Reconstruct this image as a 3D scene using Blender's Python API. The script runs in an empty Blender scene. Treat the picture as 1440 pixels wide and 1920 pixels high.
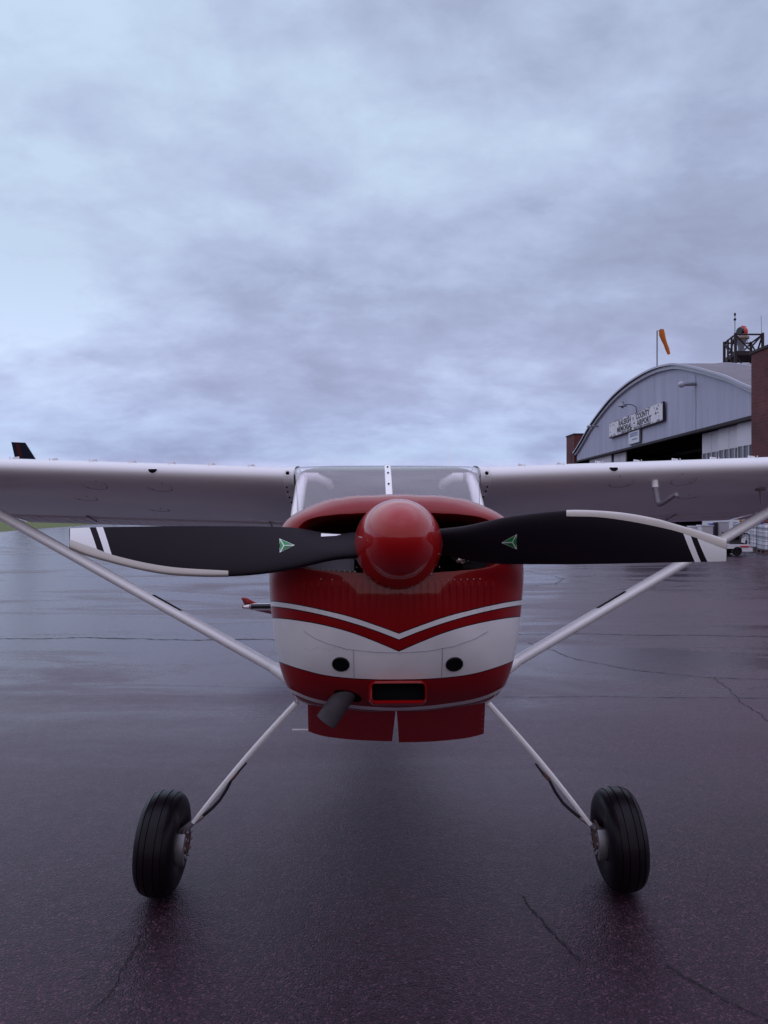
import bpy, math, random
from mathutils import Vector, Matrix
random.seed(7)
R = math.radians
scene = bpy.context.scene
COL = scene.collection

# ---------------------------------------------------------------- camera
H, F, HZ = 1.98, 1400.0, 942.0          # eye height, focal length in photo pixels, horizon row
cd = bpy.data.cameras.new("camera"); cam = bpy.data.objects.new("camera", cd); COL.objects.link(cam)
cam.location = (0, 0, H); cam.rotation_euler = (R(90), 0, 0)
cd.sensor_width = 36; cd.lens = F / 1920 * 36; cd.shift_y = -(960 - HZ) / 1920
cd.clip_start = 0.05; cd.clip_end = 9000
scene.camera = cam

# ---------------------------------------------------------------- node helpers
def N(nt, t, loc=None, **kw):
    n = nt.nodes.new(t)
    for k, v in kw.items():
        if k == 'inp':
            for a, b in v.items(): n.inputs[a].default_value = b
        else: setattr(n, k, v)
    return n
def mth(nt, op, a, b=None, c=None, clamp=False):
    n = nt.nodes.new('ShaderNodeMath'); n.operation = op; n.use_clamp = clamp
    for i, v in enumerate((a, b, c)):
        if v is None: continue
        if isinstance(v, (int, float)): n.inputs[i].default_value = v
        else: nt.links.new(v, n.inputs[i])
    return n.outputs[0]
def ramp(nt, fac, stops, interp='LINEAR'):
    n = nt.nodes.new('ShaderNodeValToRGB'); n.color_ramp.interpolation = interp
    e = n.color_ramp.elements
    while len(e) > 1: e.remove(e[-1])
    e[0].position = stops[0][0]; e[0].color = col4(stops[0][1])
    for p, c in stops[1:]:
        q = e.new(p); q.color = col4(c)
    nt.links.new(fac, n.inputs[0]); return n.outputs[0]
def col4(c):
    if isinstance(c, (int, float)): return (c, c, c, 1)
    return (*c, 1) if len(c) == 3 else c
def mixc(nt, fac, a, b, mode='MIX'):
    n = nt.nodes.new('ShaderNodeMix'); n.data_type = 'RGBA'; n.blend_type = mode
    for s, v in ((0, fac), (6, a), (7, b)):
        if hasattr(v, 'links'): nt.links.new(v, n.inputs[s])
        elif s == 0: n.inputs[0].default_value = v
        else: n.inputs[s].default_value = col4(v)
    return n.outputs[2]
def noise(nt, vec, scale, detail=4, rough=.55, dist=0):
    n = N(nt, 'ShaderNodeTexNoise', inp={'Scale': scale, 'Detail': detail, 'Roughness': rough, 'Distortion': dist})
    if vec is not None: nt.links.new(vec, n.inputs['Vector'])
    return n.outputs[0]
def vscale(nt, vec, s, loc=(0, 0, 0)):
    n = nt.nodes.new('ShaderNodeMapping'); n.inputs['Scale'].default_value = s; n.inputs['Location'].default_value = loc
    nt.links.new(vec, n.inputs[0]); return n.outputs[0]

# ---------------------------------------------------------------- overcast sky
SUN_EL, SUN_ROT = R(74), R(160)
w = bpy.data.worlds.new("World"); scene.world = w; w.use_nodes = True
nt = w.node_tree; nt.nodes.clear()
out = N(nt, 'ShaderNodeOutputWorld')
sky = N(nt, 'ShaderNodeTexSky'); sky.sky_type = 'NISHITA'; sky.sun_disc = False
sky.sun_elevation = SUN_EL; sky.sun_rotation = SUN_ROT
bg1 = N(nt, 'ShaderNodeBackground', inp={'Strength': 0.08}); nt.links.new(sky.outputs[0], bg1.inputs[0])
tc = N(nt, 'ShaderNodeTexCoord'); sep = N(nt, 'ShaderNodeSeparateXYZ'); nt.links.new(tc.outputs['Generated'], sep.inputs[0])
zz = mth(nt, 'ADD', mth(nt, 'MAXIMUM', sep.outputs[2], 0.0), 0.36)
cmb = N(nt, 'ShaderNodeCombineXYZ')
nt.links.new(mth(nt, 'DIVIDE', sep.outputs[0], zz), cmb.inputs[0]); nt.links.new(mth(nt, 'DIVIDE', sep.outputs[1], zz), cmb.inputs[1])
P2 = cmb.outputs[0]
big = noise(nt, vscale(nt, P2, (1, 1, 1), (5.5, 8.8, 3)), .85, 3, .5, .3)
med = noise(nt, vscale(nt, P2, (1.0, 1.1, 1), (7.2, 5.2, 2)), 2.3, 9, .52, .2)
fin = noise(nt, vscale(nt, P2, (.9, 1.15, 1), (7.4, 2.2, 5)), 9, 8, .6, .2)
dens = mth(nt, 'ADD', mth(nt, 'ADD', mth(nt, 'MULTIPLY', big, .46), mth(nt, 'MULTIPLY', med, .38)), mth(nt, 'MULTIPLY', fin, .16))
dens = mth(nt, 'ADD', dens, mth(nt, 'MULTIPLY', sep.outputs[0], -.07))
cl = ramp(nt, dens, [(.37, (.34, .38, .54)), (.44, (.41, .47, .66)), (.51, (.52, .61, .82)), (.585, (.62, .76, .95))])
hz = ramp(nt, sep.outputs[2], [(0.0, (1.15, 1.0, 1.14)), (.045, (1.02, .92, 1.06)), (.06, (.82, .83, .95)), (.10, (.97, .98, 1.08)), (.17, (1.08, 1.06, 1.12)), (.30, (.93, .93, .96)), (.55, (.98, 1.0, 1.0)), (.66, (1.12, 1.0, 1.10)), (.75, (1.40, 1.25, 1.34)), (1.0, (1.40, 1.18, 1.32))])  # overhead and lowest bands, out of frame, brightened and tinted lavender to light the ground
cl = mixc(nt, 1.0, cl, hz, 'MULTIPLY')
# added dark bank low behind the camera, unseen; dims the light on camera-facing surfaces
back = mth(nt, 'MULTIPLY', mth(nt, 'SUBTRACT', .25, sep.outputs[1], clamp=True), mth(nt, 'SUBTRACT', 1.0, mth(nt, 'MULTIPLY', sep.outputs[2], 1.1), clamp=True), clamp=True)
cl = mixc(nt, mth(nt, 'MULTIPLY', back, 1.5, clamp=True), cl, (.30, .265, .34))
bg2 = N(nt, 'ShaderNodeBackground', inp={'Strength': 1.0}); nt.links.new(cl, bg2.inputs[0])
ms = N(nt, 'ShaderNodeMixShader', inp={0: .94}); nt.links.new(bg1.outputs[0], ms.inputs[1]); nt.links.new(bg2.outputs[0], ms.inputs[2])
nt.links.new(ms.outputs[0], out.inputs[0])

sl = bpy.data.lights.new("sun", 'SUN'); so = bpy.data.objects.new("sun", sl); COL.objects.link(so)
sl.energy = 0.8; sl.angle = R(170); sl.color = (1.0, .92, .94)
so.rotation_euler = (R(90) - SUN_EL, 0, R(180) - SUN_ROT)

scene.view_settings.view_transform = 'Standard'; scene.view_settings.look = 'None'
scene.view_settings.exposure = 0.0; scene.view_settings.gamma = 1.0
scene.render.engine = 'CYCLES'
scene.cycles.max_bounces = 8

# ---------------------------------------------------------------- materials
def mat(name, color, rough=.5, metal=0, coat=0, var=.08, vs=6, bump=0, bs=60, spec=.5, rvar=0.0, coords='Object'):
    m = bpy.data.materials.new(name); m.use_nodes = True; nt = m.node_tree
    b = nt.nodes['Principled BSDF']
    b.inputs['Roughness'].default_value = rough; b.inputs['Metallic'].default_value = metal
    b.inputs['Coat Weight'].default_value = coat; b.inputs['Coat Roughness'].default_value = .06
    b.inputs['Specular IOR Level'].default_value = spec
    tc = N(nt, 'ShaderNodeTexCoord'); v = tc.outputs[coords]
    n = noise(nt, v, vs, 5, .6)
    c = mixc(nt, n, tuple(x * (1 - var) for x in color), tuple(min(1, x * (1 + var)) for x in color))
    nt.links.new(c, b.inputs['Base Color'])
    if rvar:
        nt.links.new(mth(nt, 'MULTIPLY_ADD', noise(nt, v, vs * 2.3, 4), rvar, rough - rvar / 2), b.inputs['Roughness'])
    if bump:
        bn = N(nt, 'ShaderNodeBump', inp={'Strength': 1.0, 'Distance': bump})
        nt.links.new(noise(nt, v, bs, 4), bn.inputs['Height']); nt.links.new(bn.outputs[0], b.inputs['Normal'])
    return m
M = {}
M['red'] = mat('red_paint', (.35, .002, .003), .5, coat=1, var=.06, bump=.0004, bs=9, spec=.15)
M['white'] = mat('white_paint', (.90, .90, .92), .32, coat=.6, var=.04, vs=4, bump=.0008, bs=5)
M['wingwhite'] = mat('wing_white_paint', (.76, .75, .78), .35, spec=.3, coat=.2, var=.05, vs=3, bump=.0022, bs=3.2, rvar=.1)
M['blade'] = mat('black_blade_paint', (.010, .006, .012), .55, var=.12, vs=12, rvar=.10, spec=.18)
M['bladewhite'] = mat('blade_tip_white', (.90, .92, .95), .3, var=.03)
M['guard'] = mat('nickel_guard', (.55, .52, .50), .42, metal=.55, var=.10, vs=14, rvar=.15)
M['green'] = mat('green_decal', (.012, .26, .065), .35, var=.1, vs=60)
M['greend'] = mat('dark_green_decal', (.006, .15, .04), .35, var=.1, vs=60)
M['decalwhite'] = mat('decal_white', (.75, .78, .78), .4)
M['black'] = mat('black_void', (.004, .0035, .005), .9, var=0, spec=.1)
M['rubber'] = mat('tyre_rubber', (.006, .003, .006), .34, var=.25, vs=20, spec=.2, rvar=.18, bump=.0006, bs=90)
M['hose'] = mat('black_hose', (.012, .010, .014), .5)
M['metal'] = mat('dull_metal', (.30, .29, .32), .45, metal=.7, var=.2, vs=25)
M['castalloy'] = mat('cast_alloy', (.22, .20, .24), .55, metal=.3, var=.25, vs=30)
M['rust'] = mat('rusty_disc', (.14, .07, .06), .65, metal=.3, var=.5, vs=40)
M['exhaust'] = mat('sooty_exhaust', (.055, .045, .056), .75, var=.7, vs=22, bump=.001, bs=60)
M['screw'] = mat('screw_metal', (.5, .45, .42), .35, metal=.8)
M['redscrew'] = mat('painted_rivet', (.22, .02, .025), .25, coat=1)
M['engine'] = mat('engine_metal', (.035, .032, .040), .5, metal=.4, var=.4, vs=30)
M['baffle'] = mat('baffle_alloy', (.22, .21, .25), .5, metal=.3, var=.2)
M['darkline'] = mat('dark_seam', (.02, .015, .02), .8)
M['coverline'] = mat('cover_edge', (.09, .08, .10), .7)
M['seamgrey'] = mat('grey_seam', (.33, .31, .36), .7)
M['liner'] = mat('cabin_liner', (.80, .77, .84), .8, var=.1)
M['dash'] = mat('dash_plastic', (.05, .045, .055), .6)
M['seat'] = mat('seat_cloth', (.10, .09, .11), .9)
M['visor'] = mat('tinted_visor', (.03, .028, .04), .3)
M['steelgrey'] = mat('galvanised', (.25, .26, .30), .5, metal=.4)
M['windsock'] = mat('orange_windsock', (.62, .16, .012), .75, var=.2, vs=6)
M['timber'] = mat('dark_timber', (.032, .022, .026), .85, var=.4, vs=9)
M['beaconred'] = mat('beacon_red', (.62, .06, .045), .4, var=.2)
M['beaconrim'] = mat('beacon_rim', (.35, .27, .24), .6)
M['lens'] = mat('dark_lens', (.008, .012, .018), .12)
M['tank'] = mat('white_tank_plastic', (.84, .84, .90), .5, var=.08, vs=3)
M['cage'] = mat('cage_steel', (.13, .13, .18), .5, metal=.5)
M['pallet'] = mat('pallet_wood', (.12, .09, .085), .9, var=.3, vs=8)
M['cartwhite'] = mat('cart_white', (.62, .62, .68), .45, var=.08)
M['blue'] = mat('blue_plastic', (.02, .05, .30), .4)
M['yellow'] = mat('yellow_steel', (.45, .20, .02), .5, var=.2)
M['sidered'] = mat('reflector_red', (.5, .01, .02), .3)
M['navy'] = mat('navy_jet_paint', (.006, .008, .028), .5, spec=.15)
M['jetred'] = mat('dark_red_mark', (.06, .008, .012), .5, spec=.15)
M['panel'] = mat('hangar_door_panel', (.62, .60, .67), .6, var=.10, vs=.6)
M['paneldark'] = mat('hangar_door_pane', (.07, .07, .095), .25, var=.2, vs=1)
M['letter'] = mat('black_letter', (.02, .018, .028), .7, var=.3)
M['paleblue'] = mat('pale_blue_letter', (.25, .33, .55), .7)
M['interior'] = mat('hangar_interior', (.02, .017, .02), .9)
M['trim'] = mat('gable_trim', (.46, .46, .54), .5, metal=.1, var=.1, vs=.8)

def glass(name, tint, haze, hz=(.5, .5, .56)):
    m = bpy.data.materials.new(name); m.use_nodes = True; nt = m.node_tree; nt.nodes.clear()
    o = N(nt, 'ShaderNodeOutputMaterial')
    t = N(nt, 'ShaderNodeBsdfTransparent'); t.inputs[0].default_value = col4(tint)
    d = N(nt, 'ShaderNodeBsdfDiffuse'); d.inputs[0].default_value = col4(hz)
    g = N(nt, 'ShaderNodeBsdfGlossy', inp={'Roughness': .03})
    a = N(nt, 'ShaderNodeMixShader', inp={0: haze}); b = N(nt, 'ShaderNodeMixShader')
    tc = N(nt, 'ShaderNodeTexCoord')
    nt.links.new(mth(nt, 'MULTIPLY_ADD', noise(nt, tc.outputs['Object'], 3, 5), haze * .8, haze * .6), a.inputs[0])
    nt.links.new(t.outputs[0], a.inputs[1]); nt.links.new(d.outputs[0], a.inputs[2])
    fr = N(nt, 'ShaderNodeLayerWeight', inp={'Blend': .5}); nt.links.new(mth(nt, 'MULTIPLY_ADD', mth(nt, 'POWER', fr.outputs['Facing'], 4.0), .9, .10, clamp=True), b.inputs[0])
    nt.links.new(a.outputs[0], b.inputs[1]); nt.links.new(g.outputs[0], b.inputs[2]); nt.links.new(b.outputs[0], o.inputs[0])
    return m
M['glass'] = glass('hazy_windshield', (.97, .95, .98), .10, (.85, .72, .9))
M['sideglass'] = glass('side_window', (.6, .6, .65), .08)

def asphalt():
    m = bpy.data.materials.new('wet_asphalt'); m.use_nodes = True; nt = m.node_tree
    b = nt.nodes['Principled BSDF']; tc = N(nt, 'ShaderNodeTexCoord'); v = tc.outputs['Object']
    vo = N(nt, 'ShaderNodeTexVoronoi', inp={'Scale': 130}); nt.links.new(v, vo.inputs['Vector'])
    stone = N(nt, 'ShaderNodeSeparateColor'); nt.links.new(vo.outputs['Color'], stone.inputs[0])
    n1 = noise(nt, v, 26, 6, .7); n2 = noise(nt, v, .9, 6, .6); n3 = noise(nt, v, 9, 5, .65)
    # large wet patches, stretched across the apron
    wet = noise(nt, vscale(nt, v, (.045, .16, 1), (2, 1.3, 0)), 1.0, 6, .55, .5)
    wet2 = noise(nt, vscale(nt, v, (.22, .75, 1), (.3, 4.3, 0)), 1.0, 8, .68, .6)
    sx = N(nt, 'ShaderNodeSeparateXYZ'); nt.links.new(v, sx.inputs[0])
    # standing water lies mostly on the low left side of the apron, from about 8 m out
    low = mth(nt, 'MULTIPLY', mth(nt, 'MULTIPLY_ADD', sx.outputs[0], -.035, .55, clamp=True), mth(nt, 'MULTIPLY_ADD', sx.outputs[1], .12, -.45, clamp=True))
    wsum = mth(nt, 'ADD', mth(nt, 'ADD', mth(nt, 'MULTIPLY', wet, .35), mth(nt, 'MULTIPLY', wet2, .65)), mth(nt, 'MULTIPLY_ADD', low, .09, .02))
    far = mth(nt, 'MULTIPLY_ADD', sx.outputs[1], .28, -1.25, clamp=True)
    wm = mth(nt, 'MULTIPLY', ramp(nt, wsum, [(.48, 0.0), (.53, .45), (.58, 1.0)]), far)
    sheen = mth(nt, 'MULTIPLY_ADD', sx.outputs[1], .45, -.35, clamp=True)      # sheen cut on unseen ground behind the camera, to darken the cowl's reflections
    base = ramp(nt, n2, [(.3, (.020, .0085, .0145)), (.7, (.034, .0160, .0255))])
    base = mixc(nt, .7, base, ramp(nt, n1, [(.35, .35), (.62, 1.45)]), 'MULTIPLY')
    speck = ramp(nt, stone.outputs[0], [(.0, .45), (.55, 1.0), (.86, 1.7), (.95, 4.2)])
    base = mixc(nt, .9, base, speck, 'MULTIPLY')
    base = mixc(nt, mth(nt, 'MULTIPLY', wm, .3), base, (.02, .016, .026))
    nt.links.new(base, b.inputs['Base Color'])
    rr = mth(nt, 'ADD', mth(nt, 'ADD', mth(nt, 'MULTIPLY_ADD', wm, -.18, .40), mth(nt, 'MULTIPLY_ADD', sheen, -.4, .4)), mth(nt, 'MULTIPLY_ADD', n3, .16, -.08))
    b.inputs['Specular Tint'].default_value = (1, .70, .94, 1); nt.links.new(rr, b.inputs['Roughness']); nt.links.new(mth(nt, 'ADD', mth(nt, 'MULTIPLY_ADD', sheen, .45, .05), mth(nt, 'MULTIPLY', far, .25)), b.inputs['Specular IOR Level'])
    bn = N(nt, 'ShaderNodeBump', inp={'Distance': .005})
    nt.links.new(mth(nt, 'MULTIPLY_ADD', wm, -.36, .52), bn.inputs['Strength'])
    hgt = mth(nt, 'ADD', mth(nt, 'MULTIPLY', vo.outputs['Distance'], -.9), mth(nt, 'MULTIPLY', n1, 1.1))
    nt.links.new(hgt, bn.inputs['Height']); nt.links.new(bn.outputs[0], b.inputs['Normal'])
    return m
M['asphalt'] = asphalt()
M['crack'] = mat('asphalt_crack', (.004, .003, .004), .7, var=.4, vs=30)
M['grass'] = mat('grass', (.10, .13, .03), .9, var=.4, vs=2, bump=.03, bs=20)
M['field'] = mat('field', (.045, .060, .022), .95, var=.3, vs=.03)
M['hill'] = mat('hill', (.03, .045, .04), .95, var=.3, vs=.01)

def brick():
    m = bpy.data.materials.new('red_brick'); m.use_nodes = True; nt = m.node_tree; b = nt.nodes['Principled BSDF']
    tc = N(nt, 'ShaderNodeTexCoord'); s = N(nt, 'ShaderNodeSeparateXYZ'); nt.links.new(tc.outputs['Object'], s.inputs[0])
    c = N(nt, 'ShaderNodeCombineXYZ'); nt.links.new(mth(nt, 'ADD', s.outputs[0], s.outputs[1]), c.inputs[0]); nt.links.new(s.outputs[2], c.inputs[1])
    br = N(nt, 'ShaderNodeTexBrick', inp={'Scale': 1.0, 'Brick Width': .42, 'Row Height': .15, 'Mortar Size': .012, 'Color1': (.14, .030, .030, 1), 'Color2': (.10, .022, .024, 1), 'Mortar': (.085, .06, .065, 1)})
    nt.links.new(c.outputs[0], br.inputs[0])
    nt.links.new(mixc(nt, .8, br.outputs[0], ramp(nt, noise(nt, tc.outputs['Object'], .7, 5), [(.3, .6), (.7, 1.3)]), 'MULTIPLY'), b.inputs['Base Color'])
    b.inputs['Roughness'].default_value = .85
    return m
M['brick'] = brick()

def corr(name, c1, c2):
    m = bpy.data.materials.new(name); m.use_nodes = True; nt = m.node_tree; b = nt.nodes['Principled BSDF']
    tc = N(nt, 'ShaderNodeTexCoord'); v = tc.outputs['Object']
    n = noise(nt, vscale(nt, v, (1, 1.2, .12)), 1.4, 6, .6)
    nt.links.new(ramp(nt, n, [(.3, c1), (.7, c2)]), b.inputs['Base Color']); b.inputs['Roughness'].default_value = .55; b.inputs['Metallic'].default_value = .15
    return m
M['corr'] = corr('corrugated_steel', (.38, .385, .50), (.47, .475, .60))
M['roof'] = corr('roof_sheet', (.10, .085, .11), (.16, .14, .175))

def peeling():
    m = bpy.data.materials.new('peeling_sign_paint'); m.use_nodes = True; nt = m.node_tree; b = nt.nodes['Principled BSDF']
    tc = N(nt, 'ShaderNodeTexCoord'); v = tc.outputs['Object']; s = N(nt, 'ShaderNodeSeparateXYZ'); nt.links.new(v, s.inputs[0])
    n = noise(nt, vscale(nt, v, (1, .6, 1.4)), 2.2, 8, .7)
    edge = mth(nt, 'ABSOLUTE', mth(nt, 'SUBTRACT', s.outputs[2], .6))
    f = mth(nt, 'ADD', n, mth(nt, 'MULTIPLY', mth(nt, 'POWER', mth(nt, 'MULTIPLY', edge, 1.6), 4.0), .22))
    nt.links.new(ramp(nt, f, [(.3, (.78, .77, .82)), (.60, (.70, .69, .75)), (.62, (.24, .22, .28)), (.7, (.14, .13, .17))]), b.inputs['Base Color'])
    b.inputs['Roughness'].default_value = .8
    return m
M['sign'] = peeling()

# ---------------------------------------------------------------- mesh builder
class MB:
    def __init__(s): s.v = []; s.f = []; s.m = []
    def add(s, vs, fs, mi=0):
        o = len(s.v); s.v += [Vector(v) for v in vs]
        for f in fs: s.f.append([i + o for i in f]); s.m.append(mi)
        return s
    def loft(s, rings, closed=True, mi=0, cap0=False, cap1=False, flip=False):
        n = len(rings[0]); vs = [p for r in rings for p in r]; fs = []
        for i in range(len(rings) - 1):
            for j in range(n if closed else n - 1):
                a, b = i * n + j, i * n + (j + 1) % n
                q = [a, b, b + n, a + n]; fs.append(q[::-1] if flip else q)
        if cap0: fs.append(list(range(n))[::-1])
        if cap1: fs.append([(len(rings) - 1) * n + j for j in range(n)])
        return s.add(vs, fs, mi)
    def box(s, a, b, mi=0):
        (x0, y0, z0), (x1, y1, z1) = a, b
        return s.add([(x0, y0, z0), (x1, y0, z0), (x1, y1, z0), (x0, y1, z0), (x0, y0, z1), (x1, y0, z1), (x1, y1, z1), (x0, y1, z1)],
                     [(3, 2, 1, 0), (4, 5, 6, 7), (0, 1, 5, 4), (1, 2, 6, 5), (2, 3, 7, 6), (3, 0, 4, 7)], mi)
    def tube(s, path, r, n=14, mi=0, caps=True, flat=None, up=None):
        path = [Vector(p) for p in path]; k = len(path)
        if not hasattr(r, '__len__'): r = [r] * k
        rings = []; prev = None
        for i, p in enumerate(path):
            t = (path[min(i + 1, k - 1)] - path[max(i - 1, 0)]).normalized()
            u = Vector(up) if up else (prev or (Vector((0, 0, 1)) if abs(t.z) < .9 else Vector((1, 0, 0))))
            a = (u - t * u.dot(t)).normalized(); b = t.cross(a); prev = a
            fl = flat if flat else 1
            rings.append([p + a * (r[i] * math.cos(2 * math.pi * j / n)) * fl + b * (r[i] * math.sin(2 * math.pi * j / n)) for j in range(n)])
        return s.loft(rings, True, mi, caps, caps, flip=False)
    def lathe(s, prof, origin, axis, n=48, mi=0, closed_prof=False):
        axis = Vector(axis).normalized(); o = Vector(origin)
        a = axis.orthogonal().normalized(); b = axis.cross(a)
        rings = [[o + axis * h + (a * math.cos(2 * math.pi * j / n) + b * math.sin(2 * math.pi * j / n)) * max(r, 1e-5) for j in range(n)] for h, r in prof]
        if closed_prof: rings.append(rings[0])
        return s.loft(rings, True, mi)
    def sphere(s, c, r, mi=0, n=16, sc=(1, 1, 1)):
        pr = []
        for i in range(n // 2 + 1):
            t = math.pi * i / (n // 2); pr.append([Vector(c) + Vector((r * sc[0] * math.sin(t) * math.cos(2 * math.pi * j / n), r * sc[1] * math.sin(t) * math.sin(2 * math.pi * j / n), r * sc[2] * math.cos(t))) for j in range(n)])
        return s.loft(pr, True, mi)
    def build(s, name, mats, parent=None, smooth=35, off=(0, 0, 0), fix=True):
        me = bpy.data.meshes.new(name); off = Vector(off)
        me.from_pydata([tuple(v - off) for v in s.v], [], s.f)
        for m in (mats if isinstance(mats, (list, tuple)) else [mats]): me.materials.append(M[m] if isinstance(m, str) else m)
        me.polygons.foreach_set('material_index', s.m)
        import bmesh
        bm = bmesh.new(); bm.from_mesh(me); bmesh.ops.remove_doubles(bm, verts=bm.verts, dist=1e-5)
        if fix: bmesh.ops.recalc_face_normals(bm, faces=bm.faces)
        bm.to_mesh(me); bm.free()
        if smooth:
            me.polygons.foreach_set('use_smooth', [True] * len(me.polygons)); me.set_sharp_from_angle(angle=R(smooth))
        o = bpy.data.objects.new(name, me); COL.objects.link(o)
        if parent: o.parent = parent
        return o
def tag(o, label=None, cat=None, group=None, kind=None):
    for k, v in (('label', label), ('category', cat), ('group', group), ('kind', kind)):
        if v: o[k] = v
    return o
def empty(name, loc, rz=0):
    o = bpy.data.objects.new(name, None); COL.objects.link(o); o.location = loc; o.rotation_euler = (0, 0, rz); o.empty_display_size = .3
    return o
def copy_tree(o, parent=None):
    c = o.copy(); COL.objects.link(c); c.parent = parent
    for ch in list(o.children): copy_tree(ch, c)
    return c
def at(px, py, d): return Vector(((px - 720) / F * d, d, H - (py - HZ) / F * d))
def grd(px, py):
    d = H * F / (py - HZ); return Vector(((px - 720) / F * d, d, 0))
def lerp(a, b, t): return a + (b - a) * t
def tab(T, x):
    if x <= T[0][0]: return T[0][1]
    for (a, b), (c, d) in zip(T, T[1:]):
        if x <= c: return b + (d - b) * (x - a) / (c - a)
    return T[-1][1]
def smooth_tab(T, x):                         # monotone-ish cubic through a table
    n = len(T)
    if x <= T[0][0]: return T[0][1]
    if x >= T[-1][0]: return T[-1][1]
    for i in range(n - 1):
        if x <= T[i + 1][0]:
            x0, y0 = T[i]; x1, y1 = T[i + 1]; h = x1 - x0
            m0 = (T[i + 1][1] - T[i - 1][1]) / (T[i + 1][0] - T[i - 1][0]) if i > 0 else (y1 - y0) / h
            m1 = (T[i + 2][1] - y0) / (T[i + 2][0] - x0) if i < n - 2 else (y1 - y0) / h
            t = (x - x0) / h
            return (2*t**3-3*t*t+1)*y0 + (t**3-2*t*t+t)*h*m0 + (-2*t**3+3*t*t)*y1 + (t**3-t*t)*h*m1

# ================================================================ THE SETTING
MB().add([(-6000, -3000, -.02), (6000, -3000, -.02), (6000, 6000, -.02), (-6000, 6000, -.02)], [(0, 1, 2, 3)]).build('ground', 'field', smooth=0)['kind'] = 'structure'
MB().add([(-26, -60, 0), (90, -60, 0), (90, 170, 0), (-26, 170, 0)], [(0, 1, 2, 3)]).build('asphalt_apron', 'asphalt', smooth=0)['kind'] = 'structure'
g = MB()
nx, ny = 30, 60
g.add([(-26.0 + .12 * math.sin(j * 1.7) - i * i * .25, 20 + j * 2.6, .004 + (.05 * random.random() if 0 < i else 0)) for j in range(ny) for i in range(nx)],
      [(j * nx + i, j * nx + i + 1, (j + 1) * nx + i + 1, (j + 1) * nx + i) for j in range(ny - 1) for i in range(nx - 1)])
tag(g.build('grass', 'grass', smooth=60), kind='stuff', label='strip of green grass along the far left edge of the wet apron', cat='grass')
h = MB(); prof = []
for i in range(121):
    x = -2600 + i * 44; z = 16 + 9 * math.sin(i * .31) + 6 * math.sin(i * .83 + 1) + 3 * math.sin(i * 2.1)
    prof.append([(x, 1500, -1), (x, 1560, z * .7), (x, 1750, z * 1.1), (x, 2100, -1)])
h.loft(prof, closed=False).build('hills', 'hill')['kind'] = 'structure'

# cracks and paving joints in the apron
def crack(mb, pts, w0=.010, step=.035, jit=.012):
    P = [grd(*p) for p in pts]; line = []
    for a, b in zip(P, P[1:]):
        n = max(2, int((b - a).length / step)); n = min(n, 160)
        for i in range(n): line.append(a.lerp(b, i / n))
    line.append(P[-1]); q = []; off = 0
    for i, p in enumerate(line):
        t = (line[min(i + 1, len(line) - 1)] - line[max(i - 1, 0)]); t.z = 0; t.normalize(); nrm = Vector((-t.y, t.x, 0))
        off = off * .8 + random.uniform(-jit, jit); w_ = w0 * random.uniform(.25, 1.0)
        c = p + nrm * off; q.append([c - nrm * w_ / 2 + Vector((0, 0, .004)), c + nrm * w_ / 2 + Vector((0, 0, .004))])
    mb.loft(q, closed=False)
c = MB()
crack(c, [(940, 1308), (1100, 1306), (1250, 1308), (1470, 1309)], .014, .05, .006)
crack(c, [(-30, 1199), (200, 1196), (360, 1200), (500, 1199), (560, 1201)], .05, .06, .03)
crack(c, [(965, 1190), (1100, 1188), (1260, 1192), (1470, 1194)], .035, .06, .03)
crack(c, [(990, 1205), (1080, 1236), (1200, 1258), (1330, 1270), (1460, 1276)], .02, .04, .02)
crack(c, [(1340, 1270), (1372, 1296), (1395, 1322), (1425, 1340), (1450, 1362)], .014, .03, .012)
crack(c, [(980, 1680), (1015, 1725), (1050, 1765), (1085, 1800)], .011, .012, .006)
crack(c, [(1250, 1810), (1310, 1850), (1370, 1880), (1460, 1920)], .011, .012, .006)
crack(c, [(275, 1740), (240, 1800), (215, 1850), (170, 1905)], .008, .012, .005)
crack(c, [(560, 1290), (450, 1288), (250, 1284), (-20, 1287)], .006, .05, .006)
crack(c, [(985, 1070), (1060, 1085), (1040, 1096), (985, 1100)], .03, .08, .03)
c.build('asphalt_cracks', 'crack', smooth=0, fix=False)['kind'] = 'structure'

# ================================================================ THE AIRCRAFT
PIT, YAW, ROL = R(11), R(1.0), R(.15)
HUB = at(746.5, 1020, 2.42)
ROT = Matrix.Rotation(YAW, 3, 'Z') @ Matrix.Rotation(-PIT, 3, 'X') @ Matrix.Rotation(-ROL, 3, 'Y')
ROTI = ROT.inverted()
def toW(p): return HUB + ROT @ Vector(p)
def toL(p): return ROTI @ (Vector(p) - HUB)
def L(px, py, yl):                            # pixel -> local point at fuselage station yl
    cam_l = toL((0, 0, H)); dr = ROTI @ Vector(((px - 720) / F, 1, -(py - HZ) / F))
    t = (yl - cam_l.y) / dr.y; return cam_l + dr * t
BASE = Vector((HUB.x, 3.8, 0)); C0 = toL(BASE)
AC = bpy.data.objects.new('light_aircraft', None); COL.objects.link(AC)
AC.matrix_world = Matrix.Translation(BASE) @ ROT.to_4x4()
tag(AC, 'red and white high-wing propeller plane parked nose-on on the wet apron', 'airplane')
def part(mb, name, mats, parent=None, smooth=35, label=None, fix=True):
    o = mb.build(name, mats, parent or AC, smooth, off=C0, fix=fix)
    if label: o['label'] = label
    return o

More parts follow.
